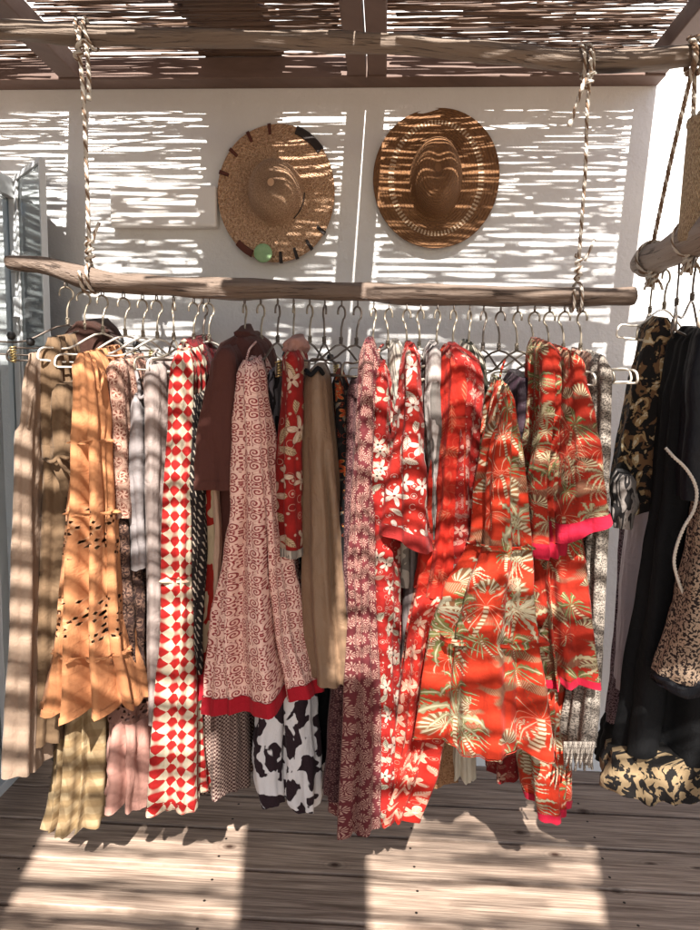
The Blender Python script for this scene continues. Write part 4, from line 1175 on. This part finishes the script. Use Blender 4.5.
r4, s = garment('maxi_dress', 'long black dress with a hide-print hem and a white cord belt', 'dress', F_blackc,
    sub_rows(rows4r, 330, 764), 1.72, .08, group=Rg, seed=54, lam=.11, amp=.016, creases=[(-.4,-.45,.08,.04,.2)])
part_shell('hem_border', F_hidehem, r4, sub_rows(rows4r, 760, 806, .5), 1.72, .084, seed=54, lam=.10, amp=.018, hemw=.014, label='beige and black hide-print border')
m_ = MB(); helix_rope(m_, [at(666,448,1.575), at(674,457,1.560), at(684,466,1.560), at(693,479,1.560), at(697,493,1.560), at(694,510,1.560), at(684,527,1.560), at(677,545,1.565), at(674,562,1.565), at(678,580,1.565), at(684,595,1.575)], .0042, .024)
part('cord_belt', m_, [M_rope, M_rope], r4)
r5, s = garment('blouse', 'black satin blouse over the long black dress at the right edge', 'blouse', F_navy,
    [(322,706,745),(340,696,760),(400,684,764),(470,678,766),(500,680,766)], 1.64, .05, group=Rg, seed=55, lam=.10, amp=.012)
r6, s = garment('skirt', 'beige animal-speckled skirt with a black lower band at the right edge', 'skirt', F_hide,
    [(500,702,716),(545,694,730),(600,681,740),(650,667,748),(684,656,752)], 1.58, .05, group=Rg, seed=56, lam=.10, amp=.008, hemw=.004, tilt=-.006)
part_shell('hem_border', F_navy, r6, [(682,655,752),(694,655,752)], 1.58, .052, seed=56, lam=.10, amp=.008, step=2, label='black lower band')

# ================================================================== hangers
protos = {}
def place_hanger(hx, Y0, phi, short, kind='bronze', drop=.105, h=.13, tilt=0, rail_xy=None, group='wire hangers on the long rail', z=None):
    if kind not in protos:
        mats = {'bronze': (M_bronze, M_bronze), 'iron': (M_iron, M_iron), 'pale': (M_paleworn, M_bronze), 'clip': (M_iron, M_bronze)}[kind]
        r = hanger_proto('clothes_hanger', *mats, drop=drop, h=h, thick=.003, clips=(kind == 'clip')); protos[kind] = r
    else: r = copy_tree(protos[kind])
    if z is None:
        p = path_at(rail_path, at(hx, 300, YR).x); x = p.x; zz = p.z-rail_r(p.x)-.014
    else: x, zz = hx, z
    r.location = (x, Y0, zz); r.rotation_euler = (0, tilt, phi)
    tag(r, {'bronze': 'bronze wire hanger ', 'iron': 'dark wire hanger ', 'pale': 'pale wire hanger ', 'clip': 'clip hanger with gold coils '}[kind]+short, 'hanger', group); return r
def rail_r(x):
    best = min(range(len(rail_path)), key=lambda i: abs(rail_path[i].x-x)); return rail_rad[best]
H = [(67, 40, 'clip', 'of the taupe jumpsuit, nearest the glass door'), (84, 42, 'clip', 'of the olive wrap dress'), (103, 64, 'pale', 'of the orange eyelet dress'),
     (124, 52, 'pale', 'of the straw yellow checked trousers'), (143, 64, 'pale', 'of the dusty pink maxi dress'), (157, 56, 'pale', 'of the grey satin top'),
     (174, 118, 'bronze', 'of the pale grey slip dress'), (194, 60, 'bronze', 'of the red checked maxi dress'),
     (203, 64, 'iron', 'of the wine red printed blouse'), (209, 56, 'pale', 'of the black dress with dashes'), 
     (245, 88, 'pale', 'of the chocolate brown shirt'), (261, 68, 'pale', 'of the pink block-printed dress'), (278, 80, 'iron', 'of the grey and black patterned dress'),
     (294, 92, 'bronze', 'of the short red leaf kaftan'), (310, 72, 'clip', 'of the camel satin trousers'), (325, 108, 'iron', 'of the black dress with orange flowers'), (342, 62, 'iron', 'of the aubergine patterned slip dress'),
     (358, 58, 'iron', 'of the purple daisy maxi dress'), (374, 70, 'bronze', 'of the slim red leaf maxi dress'), (389, 124, 'pale', 'of the grey ikat blouse'), 
     (407, 124, 'pale', 'of the white-flowered red tunic'), (421, 118, 'pale', 'of the grey tie-dyed kaftan'), (438, 62, 'bronze', 'of the scarlet crinkled maxi dress'),
     (454, 58, 'bronze', 'of the rose red kimono'), (470, 70, 'bronze', 'of the zebra-striped kaftan'), (484, 58, 'iron', 'of the big flared palm dress'), 
     (501, 124, 'iron', 'of the dark aubergine slip dress'), (518, 116, 'bronze', 'of the gathered-hem palm tunic'), (535, 128, 'pale', 'of the slanting-hem palm tunic'), (550, 128, 'bronze', 'of the long palm kaftan'),
     (565, 128, 'pale', 'of the rose brown embroidered dress'), (583, 116, 'pale', 'of the black and white crocheted dress')]
ring_mb = []
for hx, deg, kind, short in H:
    place_hanger(hx, YR-.004, R(deg), short, kind, tilt=R(random.uniform(-2.5, 2.5)))
    p = path_at(rail_path, at(hx, 300, YR).x)
    m_ = MB(); c = Vector((p.x, YR-.004, p.z-rail_r(p.x)-.007)); m_.tube(coil(c, (1, 0, 0), .0085, 1.0, .0005, 0, 12), .0019, 5)
    ring = m_.build('cup_hook', M_iron, rail)
for Y_, k_, sh, hz in ((2.02, 'bronze', 'of the mauve lace robe', 62), (1.92, 'pale', 'of the hide-print blouse', 38), (1.84, 'iron', 'of the pale lilac slip dress', 66), (1.75, 'iron', 'of the long black dress', 58), (1.65, 'pale', 'of the black satin blouse', 60), (1.57, 'iron', 'of the beige speckled skirt', 64)):
    place_hanger(rx, Y_, R(hz), sh, k_, group='wire hangers on the short rail', z=rail_z-.052)
# ================================================================== daylight
w = bpy.data.worlds.new('World'); sc.world = w; w.use_nodes = True
wn = w.node_tree; bg = wn.nodes['Background']; sk = wn.nodes.new('ShaderNodeTexSky'); sk.sky_type = 'NISHITA'; sk.sun_disc = False
sk.sun_elevation = R(SUN_EL); sk.sun_rotation = R(180-SUN_AZ); sk.air_density = 1.0; sk.dust_density = 1.5
wn.links.new(sk.outputs[0], bg.inputs[0]); bg.inputs[1].default_value = .07
L = bpy.data.lights.new('sun', 'SUN'); L.energy = 5.0; L.angle = R(.53); L.color = (1.0, .955, .90)
lo = bpy.data.objects.new('sun', L); COL.objects.link(lo)
d = Vector((-sin(R(SUN_AZ))*cos(R(SUN_EL)), cos(R(SUN_AZ))*cos(R(SUN_EL)), -sin(R(SUN_EL))))
lo.rotation_euler = d.to_track_quat('-Z', 'Y').to_euler(); lo.location = (0, -3, 6)
sc.view_settings.view_transform = 'Standard'; sc.view_settings.look = 'None'; sc.view_settings.gamma = 1.0
sc.view_settings.exposure = 1.78
sc.render.engine = 'CYCLES'
c = sc.cycles; c.use_denoising = True
try: c.denoiser = 'OPENIMAGEDENOISE'
except Exception: pass
c.max_bounces = 8; c.diffuse_bounces = 5; c.transparent_max_bounces = 12; c.caustics_reflective = False; c.caustics_refractive = False

# move each cloth's origin to its own base (geometry stays put)
for o in GARMENTS:
    co = [v.co for v in o.data.vertices]
    b = Vector((sum(v.x for v in co)/len(co), sum(v.y for v in co)/len(co), min(v.z for v in co)))
    o.data.transform(Matrix.Translation(-b)); o.location = b
    for ch in o.children_recursive:
        if ch.parent is o: ch.matrix_parent_inverse = Matrix.Translation(-b)
